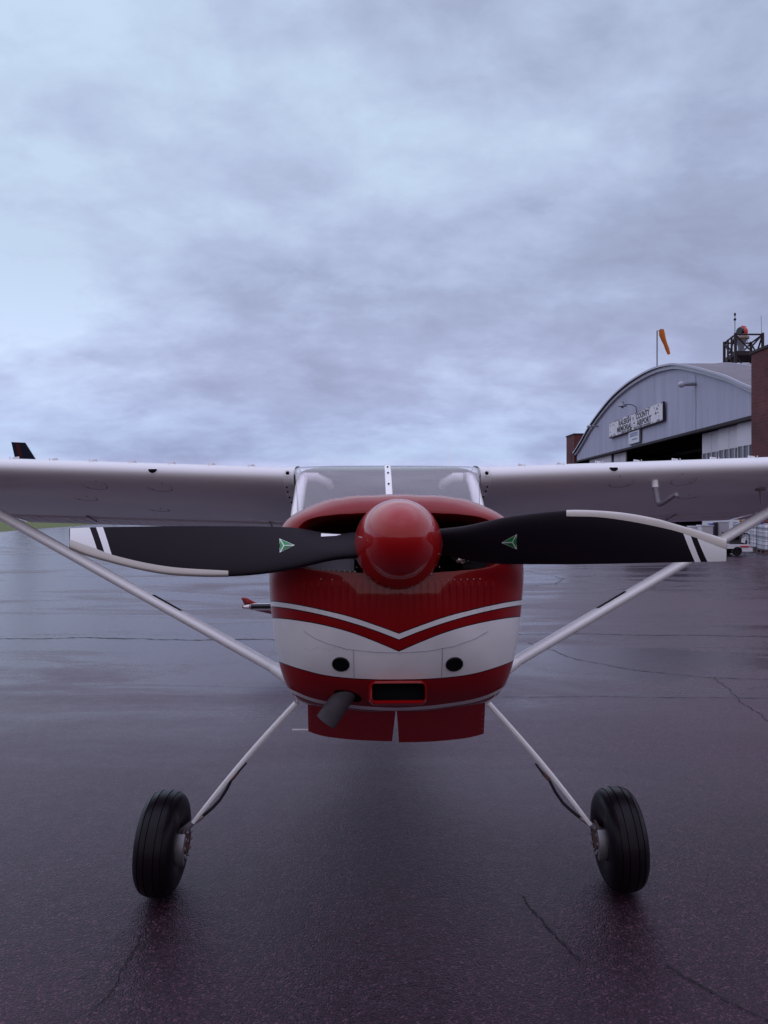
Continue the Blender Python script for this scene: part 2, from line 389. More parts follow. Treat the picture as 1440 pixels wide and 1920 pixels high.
# ---- cowling
# outline: (half width px about column 742, row, station)
OUT = [(0, 931, .22), (45, 932, .22), (100, 935.5, .22), (130, 941, .23), (165, 955, .24), (190, 970, .26), (208, 987, .28), (222, 1012, .30), (230, 1040, .31), (234, 1075, .32),
       (234.5, 1110, .33), (233, 1140, .34), (230, 1170, .35), (226, 1200, .36), (220, 1232, .38), (212, 1262, .41), (200, 1290, .44), (183, 1309, .47), (160, 1320, .49), (100, 1329, .50), (0, 1333, .50)]
OPN = [(0, 962), (40, 962.5), (80, 964), (120, 966.5), (150, 970.5), (170, 977), (183, 988), (190, 1003), (193, 1022), (192, 1040), (187, 1054), (176, 1063), (155, 1068), (120, 1071), (80, 1074), (40, 1075), (0, 1075)]
S_pts = []
for dx, y, yl in OUT:
    a = L(742 + dx, y, yl); b = L(742 - dx, y, yl); S_pts.append(((a.x - b.x) / 2, (a.z + b.z) / 2, yl))
O_pts = []
for dx, y in OPN:
    a = L(746 + dx, y, .06); b = L(746 - dx, y, .06); O_pts.append(((a.x - b.x) / 2, (a.z + b.z) / 2, .06))
CX = (L(508, 1110, .33).x + L(976, 1110, .33).x) / 2
CZ = -.01
def polar(pts):
    T = sorted((math.atan2(x, z - CZ), (x, z, y)) for x, z, y in pts)
    return T
def sample(T, ang):                            # ang 0 (top) .. pi (bottom)
    rad = [(a, math.hypot(p[0], p[1] - CZ)) for a, p in T]; st = [(a, p[2]) for a, p in T]
    r = smooth_tab(rad, ang); return r * math.sin(ang), CZ + r * math.cos(ang), tab(st, ang)
TS, TO = polar(S_pts), polar(O_pts)
NA = 220
def angs(): return [(-math.pi + 2 * math.pi * (j + .5) / NA) for j in range(NA)]
def cowl_pt(ang, t):
    """t in 0..1 from inlet lip to shoulder"""
    s = -1 if ang < 0 else 1; a = abs(ang)
    sx, sz, sy = sample(TS, a); ox, oz, oy = sample(TO, a)
    ph = t * math.pi / 2
    g_ = math.sin(ph); d_ = 1 - math.cos(ph)
    oy = .045
    return Vector((CX * (g_) + s * lerp(ox, sx, g_), lerp(oy, sy, d_), lerp(oz, sz, g_)))
cw = MB(); rings = []
for dy, k in ((.30, .93), (.12, .95), (.035, .962), (.010, .978)):
    rings.append([Vector((q.x * k, q.y + dy, (q.z - CZ) * k + CZ)) for q in (cowl_pt(a, 0) for a in angs())])
for i in range(31):
    rings.append([cowl_pt(a, i / 30) for a in angs()])
sh = rings[-1]
for k in range(1, 7):
    t = k / 6; rings.append([Vector((CX + (q.x - CX) * (1 + .10 * t), lerp(q.y, 1.0, t), q.z + (.06 * t if q.z > 0 else -.01 * t))) for q in sh])
cw.loft(rings)
# paint scheme as a function of the cowl's own x and z
def cowl_z(px, py):
    """intersect pixel ray with the cowl face to find its local x,z"""
    best = None
    cam_l = toL((0, 0, H)); dr = ROTI @ Vector(((px - 720) / F, 1, -(py - HZ) / F))
    yl = .2
    for _ in range(30):
        t = (yl - cam_l.y) / dr.y; p = cam_l + dr * t
        x = p.x - CX; a = math.atan2(x, p.z - CZ)
        sx, sz, sy = sample(TS, abs(a)); ox, oz, oy = sample(TO, abs(a))
        r = math.hypot(x, p.z - CZ); rs = math.hypot(sx, sz - CZ); ro = math.hypot(ox, oz - CZ)
        g_ = max(0, min(1, (r - ro) / (rs - ro))); yn = lerp(.045, sy, 1 - math.sqrt(max(0, 1 - g_ * g_)))
        yl = lerp(yl, yn, .5)
    t = (yl - cam_l.y) / dr.y; return cam_l + dr * t
def line_tab(pts):
    T = []
    for px, py in pts:
        p = cowl_z(px, py); T.append((abs(p.x - CX), p.z))
    return sorted(T)
LA = line_tab([(746.5, 1188.5), (704, 1172.5), (660.5, 1158), (606, 1144.5), (552, 1133.5), (516, 1128.5)])
LB = line_tab([(746.5, 1198.8), (704, 1182), (660, 1167.5), (606, 1153), (552, 1142), (516, 1137)])
LC = line_tab([(746.5, 1222), (704, 1203.5), (660, 1187), (606, 1172.5), (552, 1163), (518, 1159.5)])
LD = line_tab([(742, 1275), (696, 1274.4), (642, 1271), (606, 1266), (570, 1257), (530, 1244)])
LE_ = line_tab([(742, 1330.0), (660, 1325), (600, 1316), (577, 1309.5), (552, 1298.5), (540, 1291)])
def cowl_mat():
    m = bpy.data.materials.new('cowl_paint'); m.use_nodes = True; nt = m.node_tree; b = nt.nodes['Principled BSDF']
    tc = N(nt, 'ShaderNodeTexCoord'); s = N(nt, 'ShaderNodeSeparateXYZ'); nt.links.new(tc.outputs['Object'], s.inputs[0])
    ax = mth(nt, 'ABSOLUTE', mth(nt, 'SUBTRACT', s.outputs[0], CX - C0.x)); z = mth(nt, 'ADD', s.outputs[2], C0.z)
    yy = mth(nt, 'ADD', s.outputs[1], C0.y)
    def curve(T):
        fc = N(nt, 'ShaderNodeFloatCurve'); cu = fc.mapping.curves[0]; fc.mapping.use_clip = False
        x1 = .52
        pts = [(x / x1, zz_ + .8) for x, zz_ in T]; xl, zl = T[-1]; sl_ = (T[-1][1] - T[-2][1]) / max(.01, (T[-1][0] - T[-2][0]))
        pts.append((1.0, zl + sl_ * (x1 - xl) + .8)) if pts[-1][0] < .97 else None
        pts[0] = (0.0, pts[0][1])
        while len(cu.points) < len(pts): cu.points.new(.5, .5)
        for q, (a, c_) in zip(cu.points, pts): q.location = (a, c_); q.handle_type = 'AUTO_CLAMPED'
        fc.mapping.update(); nt.links.new(mth(nt, 'DIVIDE', ax, x1), fc.inputs['Value'])
        return mth(nt, 'SUBTRACT', fc.outputs[0], .8)
    za, zb, zc, zd, ze = (curve(T) for T in (LA, LB, LC, LD, LE_))
    def below(c_, off=0):                      # 1 where z < c + off
        return mth(nt, 'LESS_THAN', z, mth(nt, 'ADD', c_, off) if off else c_)
    def band(c1, o1, c2, o2): return mth(nt, 'SUBTRACT', below(c1, o1), below(c2, o2), clamp=True)
    red, wht, blk = (.25, .0015, .003), (.80, .80, .84), (.01, .006, .01)
    c_ = mixc(nt, band(za, 0, zb, 0), red, wht)
    c_ = mixc(nt, band(za, .0035, za, 0), c_, blk); c_ = mixc(nt, band(zb, 0, zb, -.0035), c_, blk)
    c_ = mixc(nt, band(zc, 0, zd, 0), c_, wht); c_ = mixc(nt, band(zc, .0035, zc, 0), c_, blk); c_ = mixc(nt, band(zd, .002, zd, -.001), c_, blk)
    c_ = mixc(nt, band(ze, .007, ze, -.007), c_, wht)
    v = tc.outputs['Object']
    c_ = mixc(nt, 1, c_, ramp(nt, noise(nt, v, 5, 6), [(.3, .9), (.7, 1.06)]), 'MULTIPLY')
    nt.links.new(c_, b.inputs['Base Color']); b.inputs['Roughness'].default_value = .5; b.inputs['Specular IOR Level'].default_value = .15
    b.inputs['Coat Weight'].default_value = .75; b.inputs['Coat Roughness'].default_value = .03
    # pressed vertical stiffening beads on the chin below the inlets
    wv = mth(nt, 'SINE', mth(nt, 'MULTIPLY', ax, 2 * math.pi / .0235))
    zt = LB[0][1]
    up = ramp(nt, z_off(nt, z, .22, .6), [(0, 0)]) if False else None
    msk = mth(nt, 'MULTIPLY', mth(nt, 'SMOOTH_MIN', 1, mth(nt, 'MULTIPLY', mth(nt, 'SUBTRACT', .335, ax), 40, clamp=True), .1), mth(nt, 'MULTIPLY', mth(nt, 'SUBTRACT', z, -.235), 12, clamp=True))
    msk = mth(nt, 'MULTIPLY', msk, mth(nt, 'MULTIPLY', mth(nt, 'SUBTRACT', -.115, z), 60, clamp=True))
    hgt = mth(nt, 'MULTIPLY', mth(nt, 'POWER', mth(nt, 'MULTIPLY_ADD', wv, .5, .5), 2.0), msk)
    hgt = mth(nt, 'ADD', mth(nt, 'MULTIPLY', hgt, .006), mth(nt, 'MULTIPLY', noise(nt, v, 6, 3), .0010))
    bn = N(nt, 'ShaderNodeBump', inp={'Strength': 1.0, 'Distance': 1.0}); nt.links.new(hgt, bn.inputs['Height']); nt.links.new(bn.outputs[0], b.inputs['Normal'])
    return m
def z_off(*a): return None
COWLM = cowl_mat()
def cowl_surf(px, py, off=.002):
    p = cowl_z(px, py); return Vector((p.x, p.y - off, p.z))
# panel seams on the chin
sm = MB()
def seam(pts, r=.0009, mb=None):
    pts = [(lerp(a[0], b[0], t / 4), lerp(a[1], b[1], t / 4)) for a, b in zip(pts, pts[1:]) for t in range(4)] + [pts[-1]]
    (mb or sm).tube([cowl_surf(x, y, .0010) for x, y in pts], r, 5)
seam([(567 + i * 17, 1184 + 40 * math.sin(i / 10 * math.pi) ** .8 + i * .2) for i in range(21) if False] or [(569, 1183), (590, 1197), (615, 1207), (650, 1217), (700, 1222.5), (746, 1224), (800, 1221), (850, 1212), (890, 1198), (915, 1184)])
seam([(662.5, 1218), (664, 1272.5)]); seam([(830, 1216), (828, 1271)])
cw.add(sm.v, sm.f, 2)
rv = MB()
def rivet(mb, p, r=.0035):
    mb.sphere(p, r, n=8, sc=(1, .5, 1))
for i in range(9): 
    x = 602 + i * 10.5
    if i % 2 == 0: rivet(rv, cowl_surf(x, 1086 + .5 * i, .001)); 
for i in range(13):
    a = R(215 - i * 5.8) if False else R(28 + i * 10.3); rivet(rv, cowl_surf(746 + 88 * math.cos(a), 1019 + 94 * math.sin(a), .001), .0032)
for i in range(8): rivet(rv, cowl_surf(816 + i * 12, 1088 - .3 * i, .001))
for i in range(16): rivet(rv, cowl_surf(572 + i * 5.6, 1216 + 3 * math.sin(i), .0003), .0012)
cw.add(rv.v, rv.f, 1)
cowl = part(cw, 'cowling', [COWLM, 'redscrew', 'seamgrey'])
# engine seen in the inlets
en = MB()
en.add([Vector((q.x, .335, q.z)) for q in rings[0]], [list(range(NA))], 1)
for s in (-1, 1):
    for k in range(9):
        en.box((CX + s * .30 - .07, .20 + k * .012, -.06), (CX + s * .30 + .07, .205 + k * .012, .07), 0)
    en.lathe([(0, .045), (.12, .045), (.121, 0)], (CX + s * .22, .16, .0), (0, 1, 0), 20, 0)
part(en, 'engine', ['engine', 'black'])
bf = MB()
a, b_, c_, d_ = L(566, 1053, .12), L(664, 1047, .12), L(664, 1072, .09), L(580, 1067, .09)
bf.add([a, b_, c_, d_] + [q + Vector((0, .004, 0)) for q in (a, b_, c_, d_)], [(0, 1, 2, 3), (4, 5, 6, 7), (0, 1, 5, 4), (1, 2, 6, 5), (2, 3, 7, 6), (3, 0, 4, 7)])
r2 = MB()
for i in range(7): rivet(r2, L(606 + i * 10, 1068 + .6 * i, .075), .003)
bf.add(r2.v, r2.f, 1); part(bf, 'baffle_plate', ['baffle', 'screw'])
b2 = MB()
p0 = L(862, 1051, .12)
for i in range(14): b2.sphere(p0 + Vector((random.uniform(-.012, .035), random.uniform(-.004, .004), random.uniform(-.008, .008))), random.uniform(.002, .0055), n=6)
b2.sphere(p0, .010, n=8)
part(b2, 'cylinder_fitting', 'screw')

# ---- spinner
sp = MB(); pr = []
RB, LN = .1435, .285
for i in range(33):
    t = i / 32; a = t * math.pi / 2
    pr.append((-LN * math.cos(a) ** 1.0 + .03, RB * math.sin(a) ** .92))
pr += [(.052, RB), (.085, RB * .99), (.086, .04)]
sp.lathe(pr, (0, 0, 0), (0, 1, 0), 96)
gr = MB(); gr.lathe([(-.040, RB * .9655), (-.0415, RB * .9630 + .0012), (-.043, RB * .959)], (0, 0, 0), (0, 1, 0), 96)
sp.add(gr.v, gr.f, 1)
sc_ = MB()
for i in range(12):
    a = R(i * 30 + 12); sc_.sphere((RB * 1.0 * math.sin(a), .03, RB * 1.0 * math.cos(a)), .0045, n=8)
sp.add(sc_.v, sc_.f, 2); spin = part(sp, 'spinner', ['red', 'redscrew', 'screw'], smooth=40)
d1 = MB(); q = L(743.5, 936.5, -.085); d1.box((q.x - .005, -.07, q.z - .004), (q.x + .005, -.06, q.z + .002)); part(d1, 'screw_slot', 'darkline', spin)
# propeller backing plate
bp = MB(); bp.lathe([(.086, .0), (.086, .135), (.095, .135), (.095, 0)], (0, 0, 0), (0, 1, 0), 48); part(bp, 'backing_plate', 'engine', spin)

# ---- propeller blades
LT = [(130, 990.5), (194, 988.3), (330, 986.5), (480, 987), (552, 989.5), (603, 998), (640, 1001), (664, 998), (700, 1000)]
LBt = [(130, 1029), (160, 1041), (210, 1055), (272, 1070), (330, 1078.5), (428, 1081), (505, 1075), (560, 1065), (624, 1051), (664, 1047), (700, 1045)]
LS = [(130, 1011), (183, 1030), (210, 1040), (272, 1055), (330, 1064), (428, 1070)]
RT = [(790, 993), (828, 991), (877, 985), (946, 970), (1000, 962.5), (1062, 957), (1113, 957.5), (1172, 962.5), (1230, 973), (1269, 984), (1308, 995), (1363, 1012)]
RBt = [(790, 1040), (828, 1041), (877, 1050), (919, 1056), (977, 1058), (1094, 1058), (1269, 1054.5), (1363, 1052.5)]
RS = [(1062, 968), (1121, 969.5), (1172, 976), (1230, 987), (1281, 1000), (1363, 1030.5)]
def blade(side):
    le_t, te_t, st_t = (LBt, LT, LS) if side < 0 else (RT, RBt, RS)
    x0, x1 = (700, 130) if side < 0 else (795, 1363)
    def surf(px, s, back=False, off=0.0):     # s: 0 leading edge .. 1 trailing edge
        a = L(px, smooth_tab(le_t, px), 0); b = L(px, smooth_tab(te_t, px), 0)
        u = abs(px - 746.5) / 617; tb = lerp(.85, .15, min(1, u ** .8)); th = lerp(.052, .011, min(1, (u - .1) * 1.25) ** .6 if u > .1 else 0)
        ch = abs(a.z - b.z)
        y_ = (s - .5) * ch * tb
        cam_ = th * .9 * math.sqrt(max(0, s)) * (1 - s) * 2.2
        y_ += (th * .22 * math.sin(math.pi * s) if back else -cam_)
        y_ -= off if not back else -off
        return L(px, lerp(smooth_tab(le_t, px), smooth_tab(te_t, px), s), y_)
    mb = MB(); rings = []; ns = 18
    ss = [(.5 - .5 * math.cos(math.pi * i / ns)) for i in range(ns + 1)]
    for k in range(61):
        px = lerp(x0, x1, k / 60)
        rings.append([surf(px, s) for s in ss] + [surf(px, s, True) for s in ss[-2:0:-1]])
    mb.loft(rings, cap0=True, cap1=True)
    bl = part(mb, 'propeller_blade', 'blade', smooth=50)
    # leading edge guard
    gd = MB(); rings = []; gx0, gx1 = (428, 130.5) if side < 0 else (1062, 1362.5)
    for k in range(41):
        px = lerp(gx0, gx1, k / 40)
        zl, zt, zs = smooth_tab(le_t, px), smooth_tab(te_t, px), smooth_tab(st_t, px); smax = (zs - zl) / (zt - zl)
        row = [surf(px, smax * (1 - i / 9), off=.0012) for i in range(9)]
        e = surf(px, 0); e.z += (-.0012 if side < 0 else .0012); row.append(e)
        row += [surf(px, smax * .6 * i / 3, True, off=.0012) for i in range(1, 4)]
        rings.append(row)
    gd.loft(rings, closed=False); part(gd, 'leading_edge_guard', 'guard', bl, smooth=50)
    def sliver(mb, A, B, s0=0, s1=1, mi=0, n=10, off=.0007):
        """band between two slanted lines A,B given as ((px at s0 row),(px at s1 row))"""
        rows = []
        for i in range(n + 1):
            s = lerp(s0, s1, i / n); t = s
            rows.append([surf(lerp(lerp(A[0], A[1], t), lerp(B[0], B[1], t), j / 6), s, off=off) for j in range(7)])
        mb.loft(rows, closed=False, mi=mi)
    tp = MB()
    if side < 0:   # A/B: (px at LE, px at TE)
        sliver(tp, (131, 131.5), (182 + 6, 168)); sliver(tp, (195 + 6, 180), (209 + 5, 193))
    else:
        sliver(tp, (1276, 1303), (1290, 1314)); sliver(tp, (1301, 1326.5), (1362, 1362))
    part(tp, 'tip_marking', 'bladewhite', bl, smooth=50)
    dc = MB()
    tri = [(524, 1009.5), (552.5, 1022), (524.5, 1036)] if side < 0 else [(969, 1001.5), (940, 1017.8), (969, 1030)]
    cen = (532, 1022.5) if side < 0 else (961, 1017)
    def on(p, off):
        px, py = p; zl, zt = smooth_tab(le_t, px), smooth_tab(te_t, px); return surf(px, (py - zl) / (zt - zl), off=off)
    dc.add([on(p, .0009) for p in tri], [(0, 1, 2)], 0)
    g_ = lambda p, k: (lerp(gc[0], p[0], k), lerp(gc[1], p[1], k))
    for i in range(3):
        a, b = tri[i], tri[(i + 1) % 3]; gc = ((a[0] + b[0] + cen[0]) / 3, (a[1] + b[1] + cen[1]) / 3)
        dc.add([on(g_(p, .80), .0014) for p in (a, b, cen)], [(0, 1, 2)], 1 if i != 1 else 2)
    part(dc, 'triangle_decal', ['decalwhite', 'green', 'greend'], bl, smooth=0)
    if side < 0:
        lb = MB(); lb.add([on(p, .003) for p in ((602, 1000), (640, 1002), (630, 1004.5), (602, 1006))], [(0, 1, 2, 3)]); part(lb, 'white_label', 'bladewhite', bl, smooth=0)
    return bl
blade(-1); blade(1)

# ---- chin details: air intake box, round inlets, exhaust, cowl flaps
def rrect(x0, x1, z0, z1, r, y, n=6):
    pts = []
    for cx, cz, a0 in ((x1 - r, z1 - r, 0), (x0 + r, z1 - r, 90), (x0 + r, z0 + r, 180), (x1 - r, z0 + r, 270)):
        for i in range(n + 1):
            a = R(a0 + 90 * i / n); pts.append(Vector((cx + r * math.cos(a), y, cz + r * math.sin(a))))
    return pts
yi = cowl_z(746, 1283).y - .05
a, b_ = L(692.5, 1278, yi), L(801.5, 1322, yi); ia, ib = L(698, 1283, yi), L(797, 1313, yi)
x0, x1, z1, z0 = a.x, b_.x, a.z, b_.z
rings = [rrect(x0 - .014, x1 + .014, z0 - .012, z1 + .012, .035, yi + .16), rrect(x0 - .004, x1 + .004, z0 - .004, z1 + .004, .026, yi + .05), rrect(x0, x1, z0, z1, .022, yi + .016), rrect(x0 + .006, x1 - .006, z0 + .006, z1 - .005, .018, yi + .002),
         rrect(lerp(x0, ia.x, .8), lerp(x1, ib.x, .8), lerp(z0, ib.z, .7), lerp(z1, ia.z, .7), .012, yi), rrect(ia.x, ib.x, ib.z, ia.z, .008, yi + .008), rrect(ia.x, ib.x, ib.z, ia.z, .008, yi + .044)]
it = MB().loft(rings[:-1]); it.loft(rings[-2:], mi=1, cap1=True)
part(it, 'air_intake', ['red', 'black'])
for cx_, cy_ in ((639, 1245.5), (852, 1245.5)):
    c_ = cowl_z(cx_, cy_); e1 = cowl_z(cx_ + 12, cy_) - cowl_z(cx_ - 12, cy_); e2 = cowl_z(cx_, cy_ - 12) - cowl_z(cx_, cy_ + 12)
    n_ = e1.cross(e2).normalized(); n_ = n_ if n_.y < 0 else -n_
    mb = MB(); rr = 15.3 / F * (2.42 + c_.y)
    mb.lathe([(-.01, rr * 1.06), (.0025, rr * 1.05), (.004, rr * 1.0), (.002, rr * .97)], c_, n_, 40, 0)
    mb.lathe([(.002, rr * .975), (.0015, .00001)], c_, n_, 40, 1)
    part(mb, 'round_inlet', ['darkline', 'black', 'engine'], cowl)
ex = MB()
ye_ = cowl_z(650, 1299).y; e0, e1_ = L(638, 1314, ye_ + .03), L(611, 1353, ye_ + .035)
dx = (e1_ - e0).normalized()
re_ = 18.5 / F * 2.85
ex.lathe([(-.08, re_ * .96), (0, re_ * .97), (.06, re_), ((e1_ - e0).length, re_), ((e1_ - e0).length + .001, re_ * .9), (.03, re_ * .9)], e0, dx, 36, 0)
ex.lathe([(.03, re_ * .9), (.031, .0001)], e0, dx, 36, 1)
part(ex, 'exhaust_pipe', ['exhaust', 'black'])
eh = MB(); c_ = cowl_surf(652, 1302, .0015); ring_ = []
eh.add([cowl_surf(652 + 26 * math.cos(R(i * 15)), 1304 + (9 + 2 * math.cos(R(i * 15))) * math.sin(R(i * 15)) + 7 * math.cos(R(i * 15)), .0015) for i in range(24)], [list(range(24))]); part(eh, 'exhaust_hole', 'black', cowl, smooth=0)
def flap_(pts_top, pts_bot, name='cowl_flap', y0=.53, y1=.80):
    n = 12; rows_f = []; rows_b = []
    nT = 10
    for i in range(n + 1):
        t = i / n; px0 = lerp(pts_top[0][0], pts_top[-1][0], t); py0 = smooth_tab(sorted(pts_top), px0)
        px1 = lerp(pts_bot[0][0], pts_bot[-1][0], t); py1 = smooth_tab(sorted(pts_bot), px1)
        a = L(px0, py0, y0); b = L(px1, py1, y1)
        rows_f.append([a.lerp(b, k / nT) for k in range(nT + 1)])
    mb = MB(); mb.loft([r for r in rows_f], closed=False)
    mb.loft([[p + Vector((0, .006, .004)) for p in r] for r in rows_f], closed=False)
    fr = [r[0] for r in rows_f] + rows_f[-1][1:] + [r[-1] for r in rows_f[-2::-1]] + rows_f[0][-2:0:-1]
    mb.loft([fr, [p + Vector((0, .006, .004)) for p in fr]])
    st = MB(); st.loft([[lerp(r[0], r[2], k / 2) + Vector((0, -.0022, 0)) * 1.0 for k in range(2)] if False else [r[0] + Vector((0, -.002, .001)), lerp(r[0], r[1], 1.0) + Vector((0, -.002, 0))] for r in rows_f], closed=False)
    rvb = MB(); side = rows_f[0] if abs(pts_top[0][0] - 742) > 100 else rows_f[-1]; inner = rows_f[1] if side is rows_f[0] else rows_f[-2]
    for k in (2, 3.5, 5, 6.5, 8): 
        kk = int(k); p = lerp(side[kk], side[kk + 1], k - kk); q = inner[kk]; rivet(rvb, p.lerp(q, .35) + Vector((0, -.002, 0)), .0022)
    mb.add(rvb.v, rvb.f, 1); f = part(mb, name, ['red', 'redscrew']);
    return f
flap_([(577, 1313), (600, 1318), (650, 1327), (700, 1331), (742, 1333)], [(578, 1371), (600, 1379), (650, 1386), (700, 1389), (735, 1390)])
flap_([(744, 1333), (790, 1332), (840, 1329), (880, 1323), (910, 1316)], [(748, 1392), (800, 1391), (850, 1387), (880, 1383), (907, 1376)])
dt = MB(); dt.tube([L(620, 1368, .9), L(548, 1368.5, .9)], .0042, 8); part(dt, 'drain_tube', 'white')

# ---- fuselage
def sec(y, hw, zb, zt, n=3.2, a0=0, a1=360, N_=48, cx=0):
    zc = (zb + zt) / 2; hz_ = (zt - zb) / 2; pts = []
    for i in range(N_ + (0 if a1 - a0 == 360 else 1)):
        a = R(lerp(a0, a1, i / N_)); c_, s_ = math.cos(a), math.sin(a)
        pts.append(Vector((cx + hw * math.copysign(abs(c_) ** (2 / n), c_), y, zc + hz_ * math.copysign(abs(s_) ** (2 / n), s_))))
    return pts
zb0 = S_pts[-1][1]; FX = 0.0
FX = CX * .5
fs = MB()
belt = .16
def ubody(y, hw, zb):     # open tub below the windows
    r = sec(y, hw, zb, zb + 2 * (belt - zb), 3.4, 180, 360, 40, FX); return r
fs.loft([ubody(.985, .47, zb0 + .012), ubody(1.2, .50, zb0 - .02), ubody(1.6, .53, zb0 - .04), ubody(2.2, .54, zb0 - .03), ubody(2.9, .50, zb0 + .04)], closed=False)
fs.add(ubody(1.0, .465, zb0 + .012), [list(range(41))])
def full(y, hw, zb, zt): return sec(y, hw, zb, zt, 2.7, 0, 360, 48, FX)
fs.loft([full(2.9, .50, zb0 + .04, .66), full(3.3, .45, zb0 + .12, .60), full(4.2, .33, -.34, .47), full(5.4, .20, -.16, .33), full(6.6, .09, -.02, .22), full(7.15, .05, .03, .16)], cap0=True, cap1=True)
def fus_mat():
    m = bpy.data.materials.new('fuselage_paint'); m.use_nodes = True; nt = m.node_tree; b = nt.nodes['Principled BSDF']
    tc = N(nt, 'ShaderNodeTexCoord'); s = N(nt, 'ShaderNodeSeparateXYZ'); nt.links.new(tc.outputs['Object'], s.inputs[0])
    z = mth(nt, 'ADD', s.outputs[2], C0.z)
    zn = mth(nt, 'ADD', z, 1.0)
    c_ = ramp(nt, mth(nt, 'DIVIDE', zn, 2.0), [(0, (.30, .006, .010)), ((zd0 + 1) / 2, (.62, .62, .66)), ((.0 - .05 + 1) / 2, (.30, .006, .010)), ((.12 + 1) / 2, (.66, .66, .70))], 'CONSTANT')
    nt.links.new(c_, b.inputs['Base Color']); b.inputs['Roughness'].default_value = .33; b.inputs['Coat Weight'].default_value = .8
    return m
zd0 = LD[0][1] - .02
FUSM = fus_mat()
fus = part(fs, 'fuselage', FUSM)
# windshield
ws = MB(); rows = []
WP = [(.98, .215), (1.08, .30), (1.20, .405), (1.32, .505), (1.42, .578), (1.49, .618), (1.56, .644), (1.66, .658)]
def wsp(u, k):       # u -1..1 across
    y, z = WP[k]; hw = lerp(.43, .505, min(1, k / 5)); bow = lerp(.16, .02, min(1, k / 5))
    return Vector((FX + hw * math.sin(u * math.pi / 2 * .98), y + bow * (1 - math.cos(u * math.pi / 2)) - bow * .3, z - .012 * abs(u) ** 4))
for k in range(len(WP)): rows.append([wsp(-1 + 2 * i / 32, k) for i in range(33)])
ws.loft(rows, closed=False); wsh = part(ws, 'windshield', 'glass')
cs = MB()
for w_, o_, mi in ((.017, .003, 0),):
    rr = []
    for k in range(len(WP)):
        p = wsp(0, k); rr.append([p + Vector((-w_ , -o_, o_)), p + Vector((-w_ * .8, -o_ * 2, o_ * 2)), p + Vector((w_ * .8, -o_ * 2, o_ * 2)), p + Vector((w_, -o_, o_))])
    cs.loft(rr, closed=False)
for k in (1, 2, 3, 4): cs.sphere(lerp(wsp(0, k), wsp(0, k + 1), .6) + Vector((0, -.008, .008)), .0055, mi=1, n=8)
part(cs, 'centre_strip', ['white', 'darkline'])
# roof skin, posts, cabin
rf = MB()
rows = [[Vector((FX + x, y, z - .05 * (abs(x) / .51) ** 8)) for x in [(-.51 + 1.02 * i / 16) for i in range(17)]] for y, z in ((1.60, .650), (1.8, .672), (2.2, .675), (2.9, .66))]
rf.loft(rows, closed=False); rf.loft([[p - Vector((0, 0, .035)) for p in r] for r in rows[::-1]], closed=False, mi=1)
part(rf, 'cabin_roof', ['white', 'liner'])
for s in (-1, 1):
    pm = MB()
    pm.tube([(FX + s * .455, 1.08, .12), (FX + s * .462, 1.30, .33), (FX + s * .462, 1.50, .52), (FX + s * .462, 1.66, .61)], .030, 12); part(pm, 'windshield_post', 'white')
    dp = MB(); dp.box((FX + s * .49 - .015, 1.62, belt - .02), (FX + s * .49 + .015, 1.70, .62)); part(dp, 'door_post', 'white'); dp = MB(); dp.box((FX + s * .5 - .015, 2.5, belt - .02), (FX + s * .5 + .015, 2.58, .62)); part(dp, 'door_post', 'white')
    sg = MB(); sg.loft([[(FX + s * .495, 1.2, .14), (FX + s * .52, 1.7, .14), (FX + s * .53, 2.3, .14), (FX + s * .50, 2.9, .14)], [(FX + s * .485, 1.55, .56), (FX + s * .50, 1.8, .63), (FX + s * .50, 2.3, .64), (FX + s * .49, 2.9, .62)]], closed=False); part(sg, 'side_window', 'sideglass')
    du = MB()      # fresh-air duct elbow in the windshield corner
    A, B, C_, D_ = L(716 + s * 165, 895, 1.62), L(716 + s * 128 + 6, 895, 1.62), L(716 + s * 108 + 8, 905, 1.66), L(716 + s * 104 + 8, 912, 1.70)
    du.tube([A, A.lerp(B, .5), B, B.lerp(C_, .5), C_, D_], [.028, .028, .028, .027, .025, .022], 18)
    vd = part(du, 'air_duct', 'white')
    dr_ = MB(); dr_.lathe([(-.01, .031), (.008, .031)], A.lerp(B, .35), (B - A), 20); part(dr_, 'duct_clamp', 'metal', vd); dr_ = MB(); dr_.lathe([(0, .024), (.012, .02), (.014, 0.001)], D_, (D_ - C_), 16); part(dr_, 'duct_nozzle', 'metal', vd)
    vs_ = MB(); x0_, x1_ = sorted((FX + s * .07, FX + s * .36)); 
    rr = [[p + Vector((0, .0, 0)) for p in rrect(x0_, x1_, .545, .605, .02, 1.74)], rrect(x0_, x1_, .545, .605, .02, 1.752)]
    vs_.loft(rr, cap0=True, cap1=True); part(vs_, 'sun_visor', 'visor')
    vb = MB(); vb.tube([(FX + s * .36, 1.75, .575), (FX + s * .31, 1.72, .625)], .008, 8); vb.box((FX + s * .31 - .03, 1.70, .612), (FX + s * .31 + .03, 1.715, .648)); part(vb, 'visor_bracket', 'castalloy')
dh = MB(); dh.box((FX - .42, 1.02, -.1), (FX + .42, 1.3, .20)); part(dh, 'instrument_panel', 'dash')
sn = MB()
for s in (-1, 1): sn.box((FX + s * .23 - .2, 1.95, -.35), (FX + s * .23 + .2, 2.08, .34)); sn.box((FX + s * .23 - .2, 1.6, -.35), (FX + s * .23 + .2, 2.0, -.2))
part(sn, 'seats', 'seat')
bh = MB(); bh.box((FX - .48, 2.86, -.45), (FX + .48, 2.88, .62)); part(bh, 'cabin_rear_wall', 'liner')
for px, t_, b__ in ((842, 832, 875), (597, 845, 875)):
    am = MB(); a0_ = L(px, b__, 2.0); a1_ = L(px - 2, t_, 2.05); a0_ = Vector((a0_.x, 2.0, .66)); am.tube([a0_, a1_], [.004, .0018], 6); part(am, 'whip_antenna', 'white')

